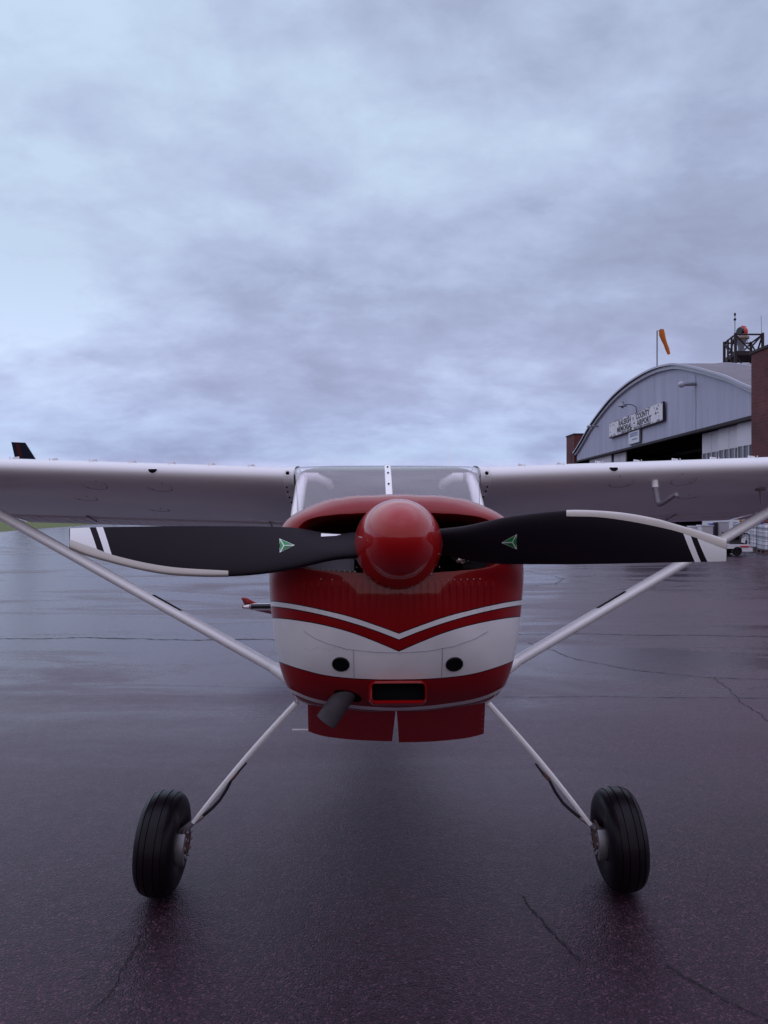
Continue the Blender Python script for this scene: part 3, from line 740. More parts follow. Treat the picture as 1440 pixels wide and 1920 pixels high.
# ---- wings
CH = 1.63
def naca(t, m=.02, p=.4, n=44):
    up = []; lo = []
    for i in range(n + 1):
        x = .5 - .5 * math.cos(math.pi * i / n)
        yt = 5 * t * (.2969 * math.sqrt(x) - .126 * x - .3516 * x * x + .2843 * x ** 3 - .1036 * x ** 4)
        yc = m / p ** 2 * (2 * p * x - x * x) if x < p else m / (1 - p) ** 2 * (1 - 2 * p + 2 * p * x - x * x)
        up.append((x, yc + yt)); lo.append((x, yc - yt))
    return up, lo
UP, LO = naca(.12)
YLE, ZLE = 1.505, .576
INC = R(1.5); DIH = math.tan(R(1.95))
def wpos(s, x, c_, zc, k=None):   # s side, x span, c chord fraction, zc thickness fraction
    ch = CH if x < 2.9 else lerp(CH, 1.12, (x - 2.9) / 2.6)
    le = YLE + (0 if x < 2.9 else .12 * (x - 2.9) / 2.6)
    yy = c_ * ch; z_ = zc * ch
    return Vector((FX + s * x, le + yy * math.cos(INC) + z_ * math.sin(INC), ZLE + (x - .5) * DIH + z_ * math.cos(INC) - yy * math.sin(INC)))
def zlow(c_):
    return tab([(a, b) for a, b in LO], c_)
def zup(c_): return tab([(a, b) for a, b in UP], c_)
XR = .500
for s in (-1, 1):
    wg = MB(); rings = []
    cut = .74
    cs_up = [q for q in UP if q[0] < cut] + [(cut, zup(cut))]; cs_lo = [q for q in LO if 0 < q[0] < cut] + [(cut, zlow(cut))]
    prof = cs_up[::-1] + cs_lo
    for x in (XR, .56, .7, 1.0, 1.5, 2.0, 2.5, 2.9, 3.6, 4.4, 5.2, 5.42, 5.5):
        k = 1 if x < 5.3 else (.8 if x < 5.45 else .45)
        rings.append([wpos(s, x, a, b * k) for a, b in prof])
    wg.loft(rings, cap0=True, cap1=True)
    x = .70
    while x < 4.2: wg.tube([wpos(s, x + .06, .05, zup(.05)), wpos(s, x + .06, .05, zup(.05) + .008)], .003, 6); x += .2165
    wing = part(wg, 'wing', 'wingwhite', smooth=60)
    # flap and aileron with pressed beads
    for nm, xa, xb in (('flap', .53, 2.62), ('aileron', 2.65, 5.2)):
        fb = MB(); rg = []
        fp = [(cut + .012, zup(cut) - .012), (cut + .03, zup(cut + .03) - .004), (.88, zup(.88) - .002), (1.0, .001), (1.0, -.0015), (.88, zlow(.88)), (cut + .05, zlow(cut + .05) - .002), (cut + .02, zlow(cut) - .004), (cut + .006, zlow(cut) + .01)]
        for x in [lerp(xa, xb, i / 6) for i in range(7)]: rg.append([wpos(s, x, a, b) for a, b in fp])
        fb.loft(rg, cap0=True, cap1=True); 
        bd = MB(); x = xa + .05
        while x < min(xb, 4.0):
            bd.tube([wpos(s, x, c_, zlow(c_) - .0005) for c_ in (cut + .06, .84, .9, .985)], [.003, .004, .004, .002], 6); x += .074
        fb.add(bd.v, bd.f); part(fb, nm, 'wingwhite', wing, smooth=30)
    # hinge brackets
    for x in (.78, 2.02, 2.64, 3.6):
        hb = MB(); a_ = wpos(s, x, cut - .05, zlow(cut - .05)); b_ = wpos(s, x, cut + .07, zlow(cut + .07) - .012)
        hb.tube([a_, b_], [.005, .003], 6); hb.tube([b_, wpos(s, x + .02, cut + .09, zlow(.83))], .003, 6); part(hb, 'hinge_bracket', 'castalloy', wing)
    # vortex generators on the upper leading edge
    x = .74
    k = 0
    while x < 4.2:
        for dxx, rot_ in ((-.014, 1), (.014, -1)):
            vg = MB(); p0 = wpos(s, x + dxx, .060, zup(.060)); p1 = wpos(s, x + dxx + rot_ * .012, .085, zup(.085)); hh = Vector((0, 0, .012)); th_ = Vector((.0015, 0, 0))
            vg.add([p0 - th_, p1 - th_, p1 + hh - th_, p0 + hh * .7 - th_, p0 + th_, p1 + th_, p1 + hh + th_, p0 + hh * .7 + th_], [(0, 1, 2, 3), (7, 6, 5, 4), (0, 4, 5, 1), (1, 5, 6, 2), (2, 6, 7, 3), (3, 7, 4, 0)])
            part(vg, 'vortex_generator', 'wingwhite', wing, smooth=0)
        x += .2165; k += 1
    # round inspection covers underneath
    covers = {-1: [(1.60, .075), (1.245, .075), (1.755, .25), (1.42, .45)], 1: [(1.285, .045), (1.63, .045), (1.80, .25)]}[s]
    for xx, cc in covers:
        ic = MB(); ctr = wpos(s, xx, cc, zlow(cc)); 
        rr_ = .067; pts = []
        for i in range(25):
            a = 2 * math.pi * (i / 24 * .6 + .42) * s + (math.pi if s > 0 else 0); c2 = cc + rr_ * math.sin(a) / CH; pts.append(wpos(s, xx + rr_ * math.cos(a), c2, zlow(c2) - .0012))
        ic.tube(pts, .0007, 5, mi=0, caps=False)
        for a in (.6, 2.6, 4.3):
            c2 = cc + rr_ * .92 * math.sin(a) / CH; ic.sphere(wpos(s, xx + rr_ * .92 * math.cos(a), c2, zlow(c2) - .0005), .0035, mi=0, n=8)
        part(ic, 'inspection_cover', 'coverline', wing)
    # leading-edge air vent (half-round)
    def le_pt(x, py, off=.002):
        best = None
        for i in range(-110, 201):       # walk round the nose from upper to lower skin
            c_ = .10 * (i / 200) ** 2; z_ = zup(c_) if i < 0 else zlow(c_); p = toW(wpos(s, x, c_, z_)); yy = HZ - (p.z - H) / p.y * F
            if best is None or abs(yy - py) < best[0]: best = (abs(yy - py), c_, z_)
        p = wpos(s, x, best[1], best[2]); q = wpos(s, x, .12, .0); le_pt.n = (p - q).normalized(); return p + le_pt.n * off
    xv, yv = {-1: (1.255, 883), 1: (1.225, 880)}[s]
    vt = MB()
    for mi, hw_, y0_, hh_, of_ in ((0, .0235, -3.4, 7.4, .0030), (1, .0285, -4.8, 10.4, .0016)):
        vt.loft([[le_pt(xv + hw_ * u_, yv + y0_ + hh_ * k_ / 6 * math.sqrt(max(.02, 1 - u_ * u_)), of_) for k_ in range(7)] for u_ in [math.cos(math.pi * q_ / 14) for q_ in range(15)]], closed=False, mi=mi)
    part(vt, 'air_vent', ['black', 'white'], wing, smooth=0, fix=False)
    # root fairing with round camera-like vent and dark gap
    rfm = MB(); rr = []
    fair = [(.30, zup(.3)), (.12, zup(.12)), (.05, zup(.05)), (.02, zup(.02)), (.006, zup(.006)), (0, 0), (.006, zlow(.006)), (.02, zlow(.02)), (.05, zlow(.05)), (.12, zlow(.12)), (.3, zlow(.3)), (.6, zlow(.6))]
    for x, g_ in ((XR - .004, .006), (XR, .012), (XR + .02, .008), (XR + .055, .0055), (XR + .060, .001)):
        r_ = []
        for a, b in fair:
            ctr_ = .02; nx_, nz_ = (a - .25), b * 2.2; l_ = math.hypot(nx_, nz_) or 1
            r_.append(wpos(s, x, a + nx_ / l_ * g_ / CH, b + nz_ / l_ * g_ / CH))
        rr.append(r_)
    rfm.loft(rr, closed=False)
    for c_ in (.035, .07, .13, .2): rfm.sphere(wpos(s, XR + .045, c_, zlow(c_) - .004), .006, n=8, mi=1)
    fo = part(rfm, 'root_fairing', ['wingwhite', 'darkline'], wing, smooth=50)
    gp = MB(); gp.tube([wpos(s, XR - .006, a - .006, b) for a, b in fair[1:]], .007, 6); part(gp, 'root_gap', 'hose', wing)
    rvt = MB(); pc = le_pt(XR + .034, 888.5, .0075); rvt.lathe([(0, .0155), (.004, .0145), (.002, .0095)], pc, le_pt.n, 20, 0); rvt.lathe([(.003, .0098), (.0031, .0001)], pc, le_pt.n, 20, 1)
    part(rvt, 'cabin_vent', ['white', 'black'], fo)
    # lift strut (streamlined tube) with fairings and black walk band
    fa, wa = (at(533, 1263, 3.93), at(-66, 900, 4.42)) if s < 0 else (at(948, 1252, 3.95), at(1512, 905, 4.42))
    fa, wa = toL(fa), toL(wa)
    wl = wpos(s, abs(wa.x - FX), .33, zlow(.33)); wa = Vector((wa.x, wa.y, wl.z + .01))
    stt = MB(); n_ = 12; stt.tube([fa.lerp(wa, i / n_) for i in range(n_ + 1)], [.029] * (n_ + 1), 20, flat=1.8, up=(0, 1, 0))
    strut = part(stt, 'lift_strut', 'white')
    cuff = MB(); cuff.tube([fa.lerp(wa, .955), fa.lerp(wa, 1.0)], [.033, .045], 20, flat=1.7, up=(0, 1, 0)); part(cuff, 'strut_cuff', 'white', strut); cuff = MB(); cuff.tube([fa.lerp(wa, -.02), fa.lerp(wa, .03)], [.045, .031], 20, flat=1.7, up=(0, 1, 0)); part(cuff, 'strut_cuff', 'white', strut)
    bb = MB(); dirn = (wa - fa).normalized(); upn = Vector((0, 1, 0)); upn = (upn - dirn * upn.dot(dirn)).normalized(); sd = dirn.cross(upn); sd = sd if sd.z > 0 else -sd
    t0, t1 = (.30, .385) if s < 0 else (.285, .375)
    rows = []
    for i in range(9):
        p = fa.lerp(wa, lerp(t0, t1, i / 8)); rows.append([p + upn * (-.029 * 1.83) * math.cos(a_) + sd * (.029 * 1.04) * math.sin(a_) for a_ in [R(52 + j * 12) for j in range(9)]])
    bb.loft(rows, closed=False); part(bb, 'black_band', 'hose', strut)
# pitot tube under the right-hand wing
pt = MB(); 
p0 = wpos(1, 1.47, .045, zlow(.045)); pt.tube([p0 + Vector((0, 0, .01)), p0 + Vector((0, 0, -.035))], .018, 12, mi=0)
pt.tube([p0 + Vector((0, 0, -.03)), p0 + Vector((0, -.02, -.12)), p0 + Vector((.004, -.03, -.135)), p0 + Vector((.012, -.06, -.135)), p0 + Vector((.03, -.20, -.115))], [.0165, .0155, .0145, .0125, .011], 12, mi=1)
part(pt, 'pitot_tube', ['white', 'castalloy'])
fd = MB(); p0 = wpos(1, 2.16, .17, zlow(.17)); fd.lathe([(0, .03), (.008, .03), (.009, .008), (.09, .008), (.091, 0.0001)], p0, (0, 0, -1), 16); part(fd, 'fuel_drain', 'castalloy')

# ---- tail
def slab(mb, pts, th, nrm):
    nrm = Vector(nrm); a = [Vector(p) + nrm * th for p in pts]; b = [Vector(p) - nrm * th for p in pts]; n = len(pts)
    mb.add(a + b, [list(range(n)), list(range(2 * n - 1, n - 1, -1))] + [(i, (i + 1) % n, n + (i + 1) % n, n + i) for i in range(n)])
TX = 0.0
zt_ = .165; YS = 6.45
for s in (-1, 1):
    tm = MB()
    secs = []
    for x, le, te in ((.05, YS, YS + .62), (1.0, YS + .10, YS + .60), (1.5, YS + .16, YS + .58), (1.63, YS + .26, YS + .56)):
        t_ = .040 if x < 1.6 else .018
        secs.append([Vector((TX + s * x, lerp(le, te, c_), zt_ + t_ * v_)) for c_, v_ in ((0, 0), (.02, .45), (.12, .85), (.5, 1), (1, .55), (1, -.55), (.5, -1), (.12, -.85), (.02, -.45))])
    tm.loft(secs, cap0=True, cap1=True); hs = part(tm, 'horizontal_stabilizer', 'white')
    tr = MB(); tr.loft([[q + (q - Vector((q.x, YS + .3, zt_))) * .03 for q in lerp_r] for lerp_r in (secs[1], [a_.lerp(b_, .5) for a_, b_ in zip(secs[1], secs[2])])] if False else [[Vector((TX + s * x, lerp(YS + .10, YS + .16, (x - 1) * 2) - .004 + .20 * c_, zt_ + .036 * v_)) for c_, v_ in ((.30, .9), (.08, .65), (0, 0), (.08, -.65), (.30, -.9))] for x in (0.3, 1.52)], closed=False); part(tr, 'deice_boot', 'hose', hs)
    tr = MB(); tr.loft([[Vector((TX + s * x, lerp(YS + .10, YS + .16, min(1, (x - 1) * 2)) - .004 + .20 * c_ + (.10 if x > 1.55 else 0), zt_ + (.04 if x < 1.55 else .02) * v_)) for c_, v_ in ((.9, 1), (.30, .9), (.08, .65), (0, 0), (.08, -.65), (.30, -.9), (.9, -1))] for x in (1.53, 1.58, 1.64)], closed=False); part(tr, 'red_tip', 'red', hs)
    el = MB(); dr_ = -math.tan(R(16))
    slab(el, [(TX + s * .08, YS + .63, zt_ - .005), (TX + s * 1.42, YS + .60, zt_ - .005), (TX + s * 1.05, YS + 1.02, zt_ - .005 + .42 * dr_), (TX + s * .08, YS + 1.05, zt_ - .005 + .42 * dr_)], .008, (0, 0, 1)); eo = part(el, 'elevator', 'white', smooth=0)
    eh_ = MB(); slab(eh_, [(TX + s * 1.42, YS + .60, zt_ - .006), (TX + s * 1.62, YS + .55, zt_ - .003), (TX + s * 1.05, YS + 1.02, zt_ - .006 + .42 * dr_)], .009, (0, 0, 1)); part(eh_, 'elevator_tip', 'red', eo, smooth=0)
    hn = MB(); slab(hn, [(TX + s * 1.42, YS + .56, zt_ + .005), (TX + s * 1.64, YS + .54, zt_ + .005), (TX + s * 1.66, YS + .30, zt_ + .105), (TX + s * 1.60, YS + .28, zt_ + .100)], .008, (0, 0, 1)); part(hn, 'balance_horn', 'red', eo, smooth=0)
fi = MB(); slab(fi, [(TX, 5.4, .36), (TX, 6.3, .50), (TX, 6.85, 1.35), (TX, 7.15, 1.38), (TX, 7.1, .15), (TX, 6.6, .15)], .03, (1, 0, 0)); part(fi, 'tail_fin', 'white')
ru = MB(); slab(ru, [(TX, 7.16, .12), (TX, 7.2, 1.38), (TX, 7.42, 1.36), (TX, 7.6, .1)], .02, (1, 0, 0)); part(ru, 'rudder', 'red')
tw = MB(); tpos = toW((TX, 7.1, 0)); tc_ = toL((tpos.x, tpos.y, .115)); tw.tube([(TX, 6.7, .0), tc_ + Vector((0, -.05, .06))], .018, 8); tws = part(tw, 'tailwheel_spring', 'metal')
tt = MB(); tt.lathe([(-.035, .05), (-.04, .09), (-.02, .112), (.02, .112), (.04, .09), (.035, .05)], tc_, ROTI @ Vector((1, 0, 0)), 24); part(tt, 'tailwheel', 'rubber', tws)

# ---- main gear
for s in (-1, 1):
    top = at(557, 1317, 3.84) if s < 0 else at(913.5, 1317, 3.86)
    bot = at(363, 1541, 3.80) if s < 0 else at(1106, 1545, 3.84)
    n_ = 14; lg = MB(); rings = []
    ax_ = (bot - top).normalized()
    for i in range(n_ + 1):
        t = i / n_; p = top.lerp(bot, t); nrm = Vector((-ax_.z * 1, 0, ax_.x)).normalized(); nrm = nrm if nrm.z > 0 else -nrm
        p = p + nrm * (.012 * math.sin(math.pi * t)); hw = lerp(.016, .010, t); ch = lerp(.085, .045, t)
        sec_ = [(-.5, -.35), (-.5, .35), (-.42, 1), (.42, 1), (.5, .35), (.5, -.35), (.42, -1), (-.42, -1)]
        rings.append([toL(p + Vector((0, 1, -.10)) * (a_ * ch) + nrm * (b_ * hw)) for a_, b_ in sec_])
    lg.loft(rings, cap0=True, cap1=True); leg = part(lg, 'landing_gear_leg', 'white', smooth=30)
    # brake hose
    hs_ = MB(); pts = [(462, 1430), (446, 1448), (434, 1462), (425, 1480), (412, 1500), (398, 1515), (384, 1527), (372, 1537), (361, 1546)] if s < 0 else [(1004, 1432), (1018, 1450), (1030, 1463), (1042, 1486), (1056, 1506), (1070, 1519), (1085, 1531), (1096, 1538), (1108, 1548)]
    W = [toL(at(x, y, 3.80 + (.035 if s > 0 else 0))) for x, y in pts]
    hs_.tube(W, [.005, .006, .0075, .008, .008, .008, .008, .0075, .006], 10); ho = part(hs_, 'brake_hose', 'hose', leg)
    hc = MB(); hc.tube([W[-3].lerp(W[-2], .2), W[-2].lerp(W[-1], .3)], .0105, 10); part(hc, 'hose_clamp', 'screw', leg); hc = MB(); hc.tube([W[1], W[2]], .009, 8); part(hc, 'hose_clamp', 'rust', leg)
    # bonding wire from cowl to the leg
    wp_ = [(566, 1258), (564.5, 1275), (562, 1284), (565, 1289), (560, 1295), (557, 1302), (558, 1309), (556, 1317)] if s < 0 else [(909, 1272), (912, 1288), (916, 1300), (915, 1307), (912, 1313), (914, 1319)]
    wd = MB(); dd = [lerp(2.9, 3.82, (i / (len(wp_) - 1)) ** 3) for i in range(len(wp_))]
    pts = [toL(at(x, y, lerp(2.78, 2.86, i / (len(wp_) - 1)))) for i, (x, y) in enumerate(wp_)]
    wd.tube(pts, [.0035, .0035, .0025, .003, .003, .0025, .003, .003], 6) if s < 0 else wd.tube(pts, .0032, 6)
    part(wd, 'bonding_strap', 'white')
    # wheel
    hub = at(306, 1590, 3.80) if s < 0 else at(1160, 1588, 3.85); hub.z = .250
    cam_ = R(4.0) * -s; ax = Vector((math.cos(cam_) * 1, -.0, -math.sin(cam_) * 1 * 1.0)); ax = Vector((s * math.cos(R(4)), 0, -math.sin(R(4)) * 1))  # outboard axis, tops lean in
    ax = Vector((s * math.cos(R(2.5)), 0, math.sin(R(2.5))))
    axl = ROTI @ ax; hl = toL(hub)
    RT_, W2 = .252, .1
    wh = MB(); wh.lathe([(-.07, .075), (-.055, .082), (-.02, .075), (.02, .075), (.06, .08), (.085, .075)], hl, axl, 40); wh.lathe([(-.055, .082), (-.05, .0001)], hl, axl, 40); wh.lathe([(.06, .08), (.05, .0001)], hl, axl, 40)
    wheel = part(wh, 'wheel', 'castalloy')
    ty = MB(); prf = []
    half = [(.0, RT_), (.020, RT_ - .0008), (.0215, RT_ - .007), (.0245, RT_ - .0072), (.026, RT_ - .0015), (.045, RT_ - .0055), (.052, RT_ - .008), (.0535, RT_ - .013), (.0560, RT_ - .0138), (.0575, RT_ - .0105), (.068, RT_ - .017), (.079, RT_ - .028), (.088, RT_ - .043), (.094, RT_ - .062), (.097, RT_ - .085), (.096, RT_ - .110), (.091, RT_ - .134), (.083, RT_ - .155), (.075, RT_ - .168), (.070, RT_ - .176)]
    prf = [(-h_, r_) for h_, r_ in half[::-1]] + half[1:]
    ty.lathe(prf, hl, axl, 96); 
    def settle(o_):     # flatten the contact patch slightly onto the apron
        for v_ in o_.data.vertices:
            wv_ = toW(v_.co + C0); 
            if wv_.z < .002: wv_.z = .002; v_.co = toL(wv_) - C0
    to = part(ty, 'tyre', 'rubber', wheel, smooth=45); settle(to)
    # brake disc, caliper and torque plate on the inboard side
    bd_ = MB(); bd_.lathe([(-.118, .088), (-.110, .090), (-.110, .088), (-.110, .05), (-.124, .045), (-.126, .0001)], hl, axl, 40, 0); bd_.lathe([(-.110, .04), (-.07, .04)], hl, axl, 20, 0)
    for i in range(10):
        a_ = R(i * 36); u_ = axl.orthogonal().normalized(); v2 = axl.cross(u_); bd_.sphere(hl - axl * .124 + (u_ * math.cos(a_) + v2 * math.sin(a_)) * .066, .010, n=8, mi=1)
    part(bd_, 'brake_disc', ['rust', 'castalloy'], wheel)
    cp = MB(); fw = ROTI @ Vector((0, -1, 0)); upv = axl.cross(fw).normalized(); upv = upv if upv.z > 0 else -upv
    rr = []
    for i in range(9):
        a_ = R(-47 + i * 94 / 8); dv = fw * math.cos(a_) + upv * math.sin(a_)
        rr.append([hl - axl * h_ + dv * r_ for h_, r_ in ((.072, .088), (.074, .108), (.128, .108), (.130, .088))])
    cp.loft(rr, cap0=True, cap1=True)
    part(cp, 'brake_caliper', 'metal', wheel, smooth=25)
    axm = MB(); axm.tube([toL(bot), toL(bot + (hub - bot) * .5 + Vector((0, 0, -.01))), hl - axl * .11], [.014, .022, .026], 12); part(axm, 'axle', 'castalloy', leg)

# ================================================================ HANGAR
KX = 15.63
def fx(d): return KX + .0422 * d                 # facade line
def hd(px): return 21882 / (px - 779)            # facade depth for a photo column
HG = empty('hangar', (fx(52), 52, 0)); HO = Vector(HG.location)
tag(HG, 'grey corrugated arched-roof hangar with brick piers and open dark doorway', 'hangar')
ARC = [(31.2, 4.35), (33, 4.88), (34.7, 5.40), (36.8, 6.15), (38.6, 6.68), (40.6, 7.25), (43.8, 8.05), (45.3, 8.30), (48.1, 8.56), (51.2, 8.62), (54.7, 8.50), (58.8, 8.08), (63.6, 7.18), (66.5, 6.45), (69.1, 5.62), (72.2, 4.75)]
def arch(d): return smooth_tab(ARC, d) + H
def hpart(mb, name, mats, smooth=30, parent=None, label=None, fix=True):
    o = mb.build(name, mats, parent or HG, smooth, off=HO, fix=fix)
    if label: o['label'] = label
    return o
DOORZ = 5.97
fa_ = MB(); d = 31.2; rows = []; kk = 0
while d <= 72.2:
    o_ = .035 * math.sin(kk * math.pi / 2 + .3); x = fx(d) + o_
    rows.append([(x, d, DOORZ), (x, d, max(arch(d) - .05, DOORZ + .01))]); d += .06; kk += 1
fa_.loft(rows, closed=False); hpart(fa_, 'gable_wall', 'corr', 60)
tr = MB(); rr = []
for i in range(61):
    d = lerp(31.2, 72.4, i / 60); x = fx(d); z = arch(d)
    rr.append([(x - .22, d, z - .22), (x - .22, d, z + .0), (x + .1, d, z + .04), (x + .1, d, z - .22)])
tr.loft(rr, cap0=True, cap1=True); hpart(tr, 'gable_trim', 'trim')
ro = MB(); rr = []
for i in range(61):
    d = lerp(31.0, 72.6, i / 60); z = arch(d) + .10
    rr.append([(fx(d) - .34 + q, d, z) for q in [0, .02] + [k * 1.5 for k in range(1, 19)]] + [(fx(d) + 27, d, z - .2)])
ro.loft(rr, closed=False); rfo = hpart(ro, 'roof', 'roof')
rs = MB()
for k in range(1, 9):
    for i in range(60):
        d0, d1_ = lerp(31.0, 72.6, i / 60), lerp(31.0, 72.6, (i + 1) / 60); x = -.3 + k * 3
        if i % 1 == 0:
            rs.add([(fx(d0) + x, d0, arch(d0) + .10), (fx(d0) + x + .08, d0, arch(d0) + .10), (fx(d1_) + x + .08, d1_, arch(d1_) + .10), (fx(d1_) + x, d1_, arch(d1_) + .10),
                    (fx(d0) + x, d0, arch(d0) + .16), (fx(d0) + x + .08, d0, arch(d0) + .16), (fx(d1_) + x + .08, d1_, arch(d1_) + .16), (fx(d1_) + x, d1_, arch(d1_) + .16)], [(4, 5, 6, 7), (0, 4, 7, 3), (1, 2, 6, 5)])
hpart(rs, 'roof_seams', 'trim', 0, rfo)
ed = MB()   # pale roof edge lip
rr = []
for i in range(61):
    d = lerp(31.0, 72.6, i / 60); z = arch(d) + .10; x = fx(d) - .36
    rr.append([(x, d, z - .10), (x - .03, d, z - .10), (x - .03, d, z + .02), (x + .05, d, z + .02)])
ed.loft(rr); hpart(ed, 'roof_edge', 'trim')
bx = MB()
bx.loft([[(fx(d_) + 26.9, d_, 0), (fx(d_) + 26.9, d_, arch(d_) + .05)] for d_ in [lerp(31.2, 72.2, i / 30) for i in range(31)]], closed=False)
bx.box((fx(31.2), 31.0, 0), (fx(31.2) + 27, 31.2, 6.3)); bx.box((fx(72.2), 72.2, 0), (fx(72.2) + 27, 72.4, 6.84))
bx.add([(fx(31.2) + .2, 31.2, .01), (fx(31.2) + 27, 31.2, .01), (fx(72.2) + 27, 72.2, .01), (fx(72.2) + .2, 72.2, .01)], [(0, 1, 2, 3)])
hpart(bx, 'inner_walls', 'interior', 0)
ts = MB()
for k in range(3):
    x = 4 + k * 7; ts.tube([(fx(d_) + x, d_, arch(d_) - 1.6 + .0 * k) for d_ in [lerp(32, 71.5, i / 30) for i in range(31)]], .12, 6)
    ts.tube([(fx(32) + x, 34, 5.6), (fx(71) + x, 70, 5.6)], .12, 6)
hpart(ts, 'roof_truss', 'timber')
hdm = MB(); rr = []
for d in (31.2, 72.2): x = fx(d); rr.append([(x - .12, d, DOORZ - .12), (x - .12, d, DOORZ + .03), (x + .2, d, DOORZ + .03), (x + .2, d, DOORZ - .12)])
hdm.loft(rr, cap0=True, cap1=True); hpart(hdm, 'door_header', 'darkline', 0)
def dpanel(pa, pb, off, win=True):
    d0, d1_ = hd(pb), hd(pa); pm = MB(); x = .25 + off
    def q(d, z, o=0): return (fx(d) + x + o, d, z)
    def slabx(d0, d1_, z0, z1, o0, o1, mi):
        pm.add([q(d0, z0, o0), q(d1_, z0, o0), q(d1_, z1, o0), q(d0, z1, o0), q(d0, z0, o1), q(d1_, z0, o1), q(d1_, z1, o1), q(d0, z1, o1)], [(0, 1, 2, 3), (7, 6, 5, 4), (0, 4, 5, 1), (1, 5, 6, 2), (2, 6, 7, 3), (3, 7, 4, 0)], mi)
    slabx(d0, d1_, 4.72, DOORZ - .12, 0, .08, 0); slabx(d0, d1_, 0.02, 3.2, 0, .08, 0)
    slabx(d0, d1_, 3.2, 4.72, .05, .08, 1)
    n = max(2, int(round((d1_ - d0) / .62)))
    for i in range(n + 1):
        c_ = lerp(d0 + .03, d1_ - .03, i / n); slabx(c_ - .03, c_ + .03, 3.2, 4.72, .0, .05, 0)
    slabx(d0, d1_, 3.94, 3.98, .002, .05, 0)
    c_ = (d0 + d1_) / 2; slabx(c_ - .02, c_ + .02, 4.73, DOORZ - .23, -.01, 0, 2)
    slabx(d0, d0 + .03, .03, DOORZ - .23, -.012, 0, 2)
    return hpart(pm, 'sliding_door_panel', ['panel', 'paneldark', 'trim'], 0)
dpanel(1297, 1331.7, .34); dpanel(1331.7, 1372.5, .17); dpanel(1372.5, 1440, 0)
dpanel(1141, 1163, .17); dpanel(1100, 1140, .0)
for nm, d0, d1_, xa, xb, zt in (('brick_pier', 28.6, 33.5, 16.48, 20, 8.62), ('brick_pier', 72.35, 75.4, 18.42, 22, 8.55)):
    bm_ = MB(); bm_.box((xa, d0, 0), (xb, d1_, zt)); bm_.box((xa - .06, d0 - .06, zt), (xb + .06, d1_ + .06, zt + .12), 1)
    bm_.box((xa - .03, d0 + 1.0, 0), (xa - .001, d0 + 1.12, zt - 1.6), 1)
    hpart(bm_, nm, ['brick', 'timber'], 0)
# vertical joint and floodlights on the gable
jt = MB(); d = hd(1305); jt.box((fx(d) - .055, d - .03, DOORZ), (fx(d) - .035, d + .03, arch(d) - .4)); hpart(jt, 'panel_joint', 'trim', 0)
def onf(px, py, off=0): d = hd(px); return Vector((fx(d) - off, d, H + (HZ - py) * d / F))
for (pa, ya, pb, yb, r_) in ((1290, 719, 1306, 720, .14), (1113.5, 798, 1122, 799, .11)):
    fl = MB(); base = onf(pb, yb, 0); d = hd(pb); tip = Vector((fx(d) - .85, d + (0.2), base.z)); 
    px_tip = tip
    fl.tube([base, base.lerp(tip, .72)], r_ * .7, 12); fl.lathe([(-.02, r_ * .7), (.05, r_ * 1.15), (.22, r_ * 1.25), (.30, r_ * .9), (.36, .001)], base.lerp(tip, .72), (tip - base), 18, 1)
    o_ = hpart(fl, 'floodlight', ['steelgrey', 'trim'], 40)
gl = MB(); b0 = onf(1195, 771); t1 = onf(1195, 760); o1 = t1 + Vector((-2.0, .0, 0.02)); 
gl.tube([b0 + Vector((-.05, 0, -.3)), b0 + Vector((-.1, 0, .3)), t1 + Vector((-.18, 0, -.06)), t1 + Vector((-.4, 0, .05)), t1 + Vector((-1.0, 0, .06))], .025, 8)
gl.lathe([(-.22, .07), (-.05, .10), (0, .16), (.10, .32), (.13, .33), (.10, .29)], t1 + Vector((-1.05, 0, .06)), (0, 0, -1), 20, 1); gl.sphere(t1 + Vector((-1.05, 0, -.08)), .12, mi=1, n=12)
hpart(gl, 'gooseneck_lamp', ['timber', 'steelgrey'], 40)

# signs on the gable
def sign_frame(pa, pb): 
    d0, d1_ = hd(pb), hd(pa); return d0, d1_
YAWF = math.atan2(1, .0422)                         # direction of facade line (towards far end)
def sign(name, d_near, d_far, z0, z1, face, thick, edge, label, cat):
    ln = math.hypot(d_far - d_near, fx(d_far) - fx(d_near)); e = empty(name, (fx(d_far) - .12, d_far, z0)); e.rotation_euler = (0, 0, YAWF + math.pi)
    tag(e, label, cat)       # local +x runs from the far end towards the camera, local -y... faces the apron
    b = MB(); b.box((0, -thick, 0), (ln, 0, z1 - z0)); o = b.build('board', face, e, 0)
    f = MB(); w_ = .05
    f.box((-.03, -thick - .02, -.05), (ln + .03, .0, -.001)); f.box((ln + .001, -thick - .02, 0), (ln + .06, 0, z1 - z0)); f.build('frame', edge, e, 0)
    return e, ln
dep = None
def text(s, size, x, z, parent, m, name='lettering', sx=1.0, y=-.125):
    cu = bpy.data.curves.new('lettering', 'FONT'); cu.body = s; cu.size = size; cu.extrude = .004; cu.offset = size * .035; cu.align_x = 'LEFT'; cu.resolution_u = 2
    t = bpy.data.objects.new('tmp', cu); COL.objects.link(t); bpy.context.view_layer.update()
    me = bpy.data.meshes.new_from_object(t.evaluated_get(bpy.context.evaluated_depsgraph_get())); bpy.data.objects.remove(t)
    me.materials.clear(); me.materials.append(m)
    xs = [v.co.x for v in me.vertices]; wd_ = max(xs) - min(xs); k = (sx / wd_) if sx != 1.0 else 1
    for v in me.vertices: v.co = Vector((x + (v.co.x - min(xs)) * k, y - v.co.z, z + v.co.y))
    o = bpy.data.objects.new(name, me); COL.objects.link(o); o.parent = parent; return o
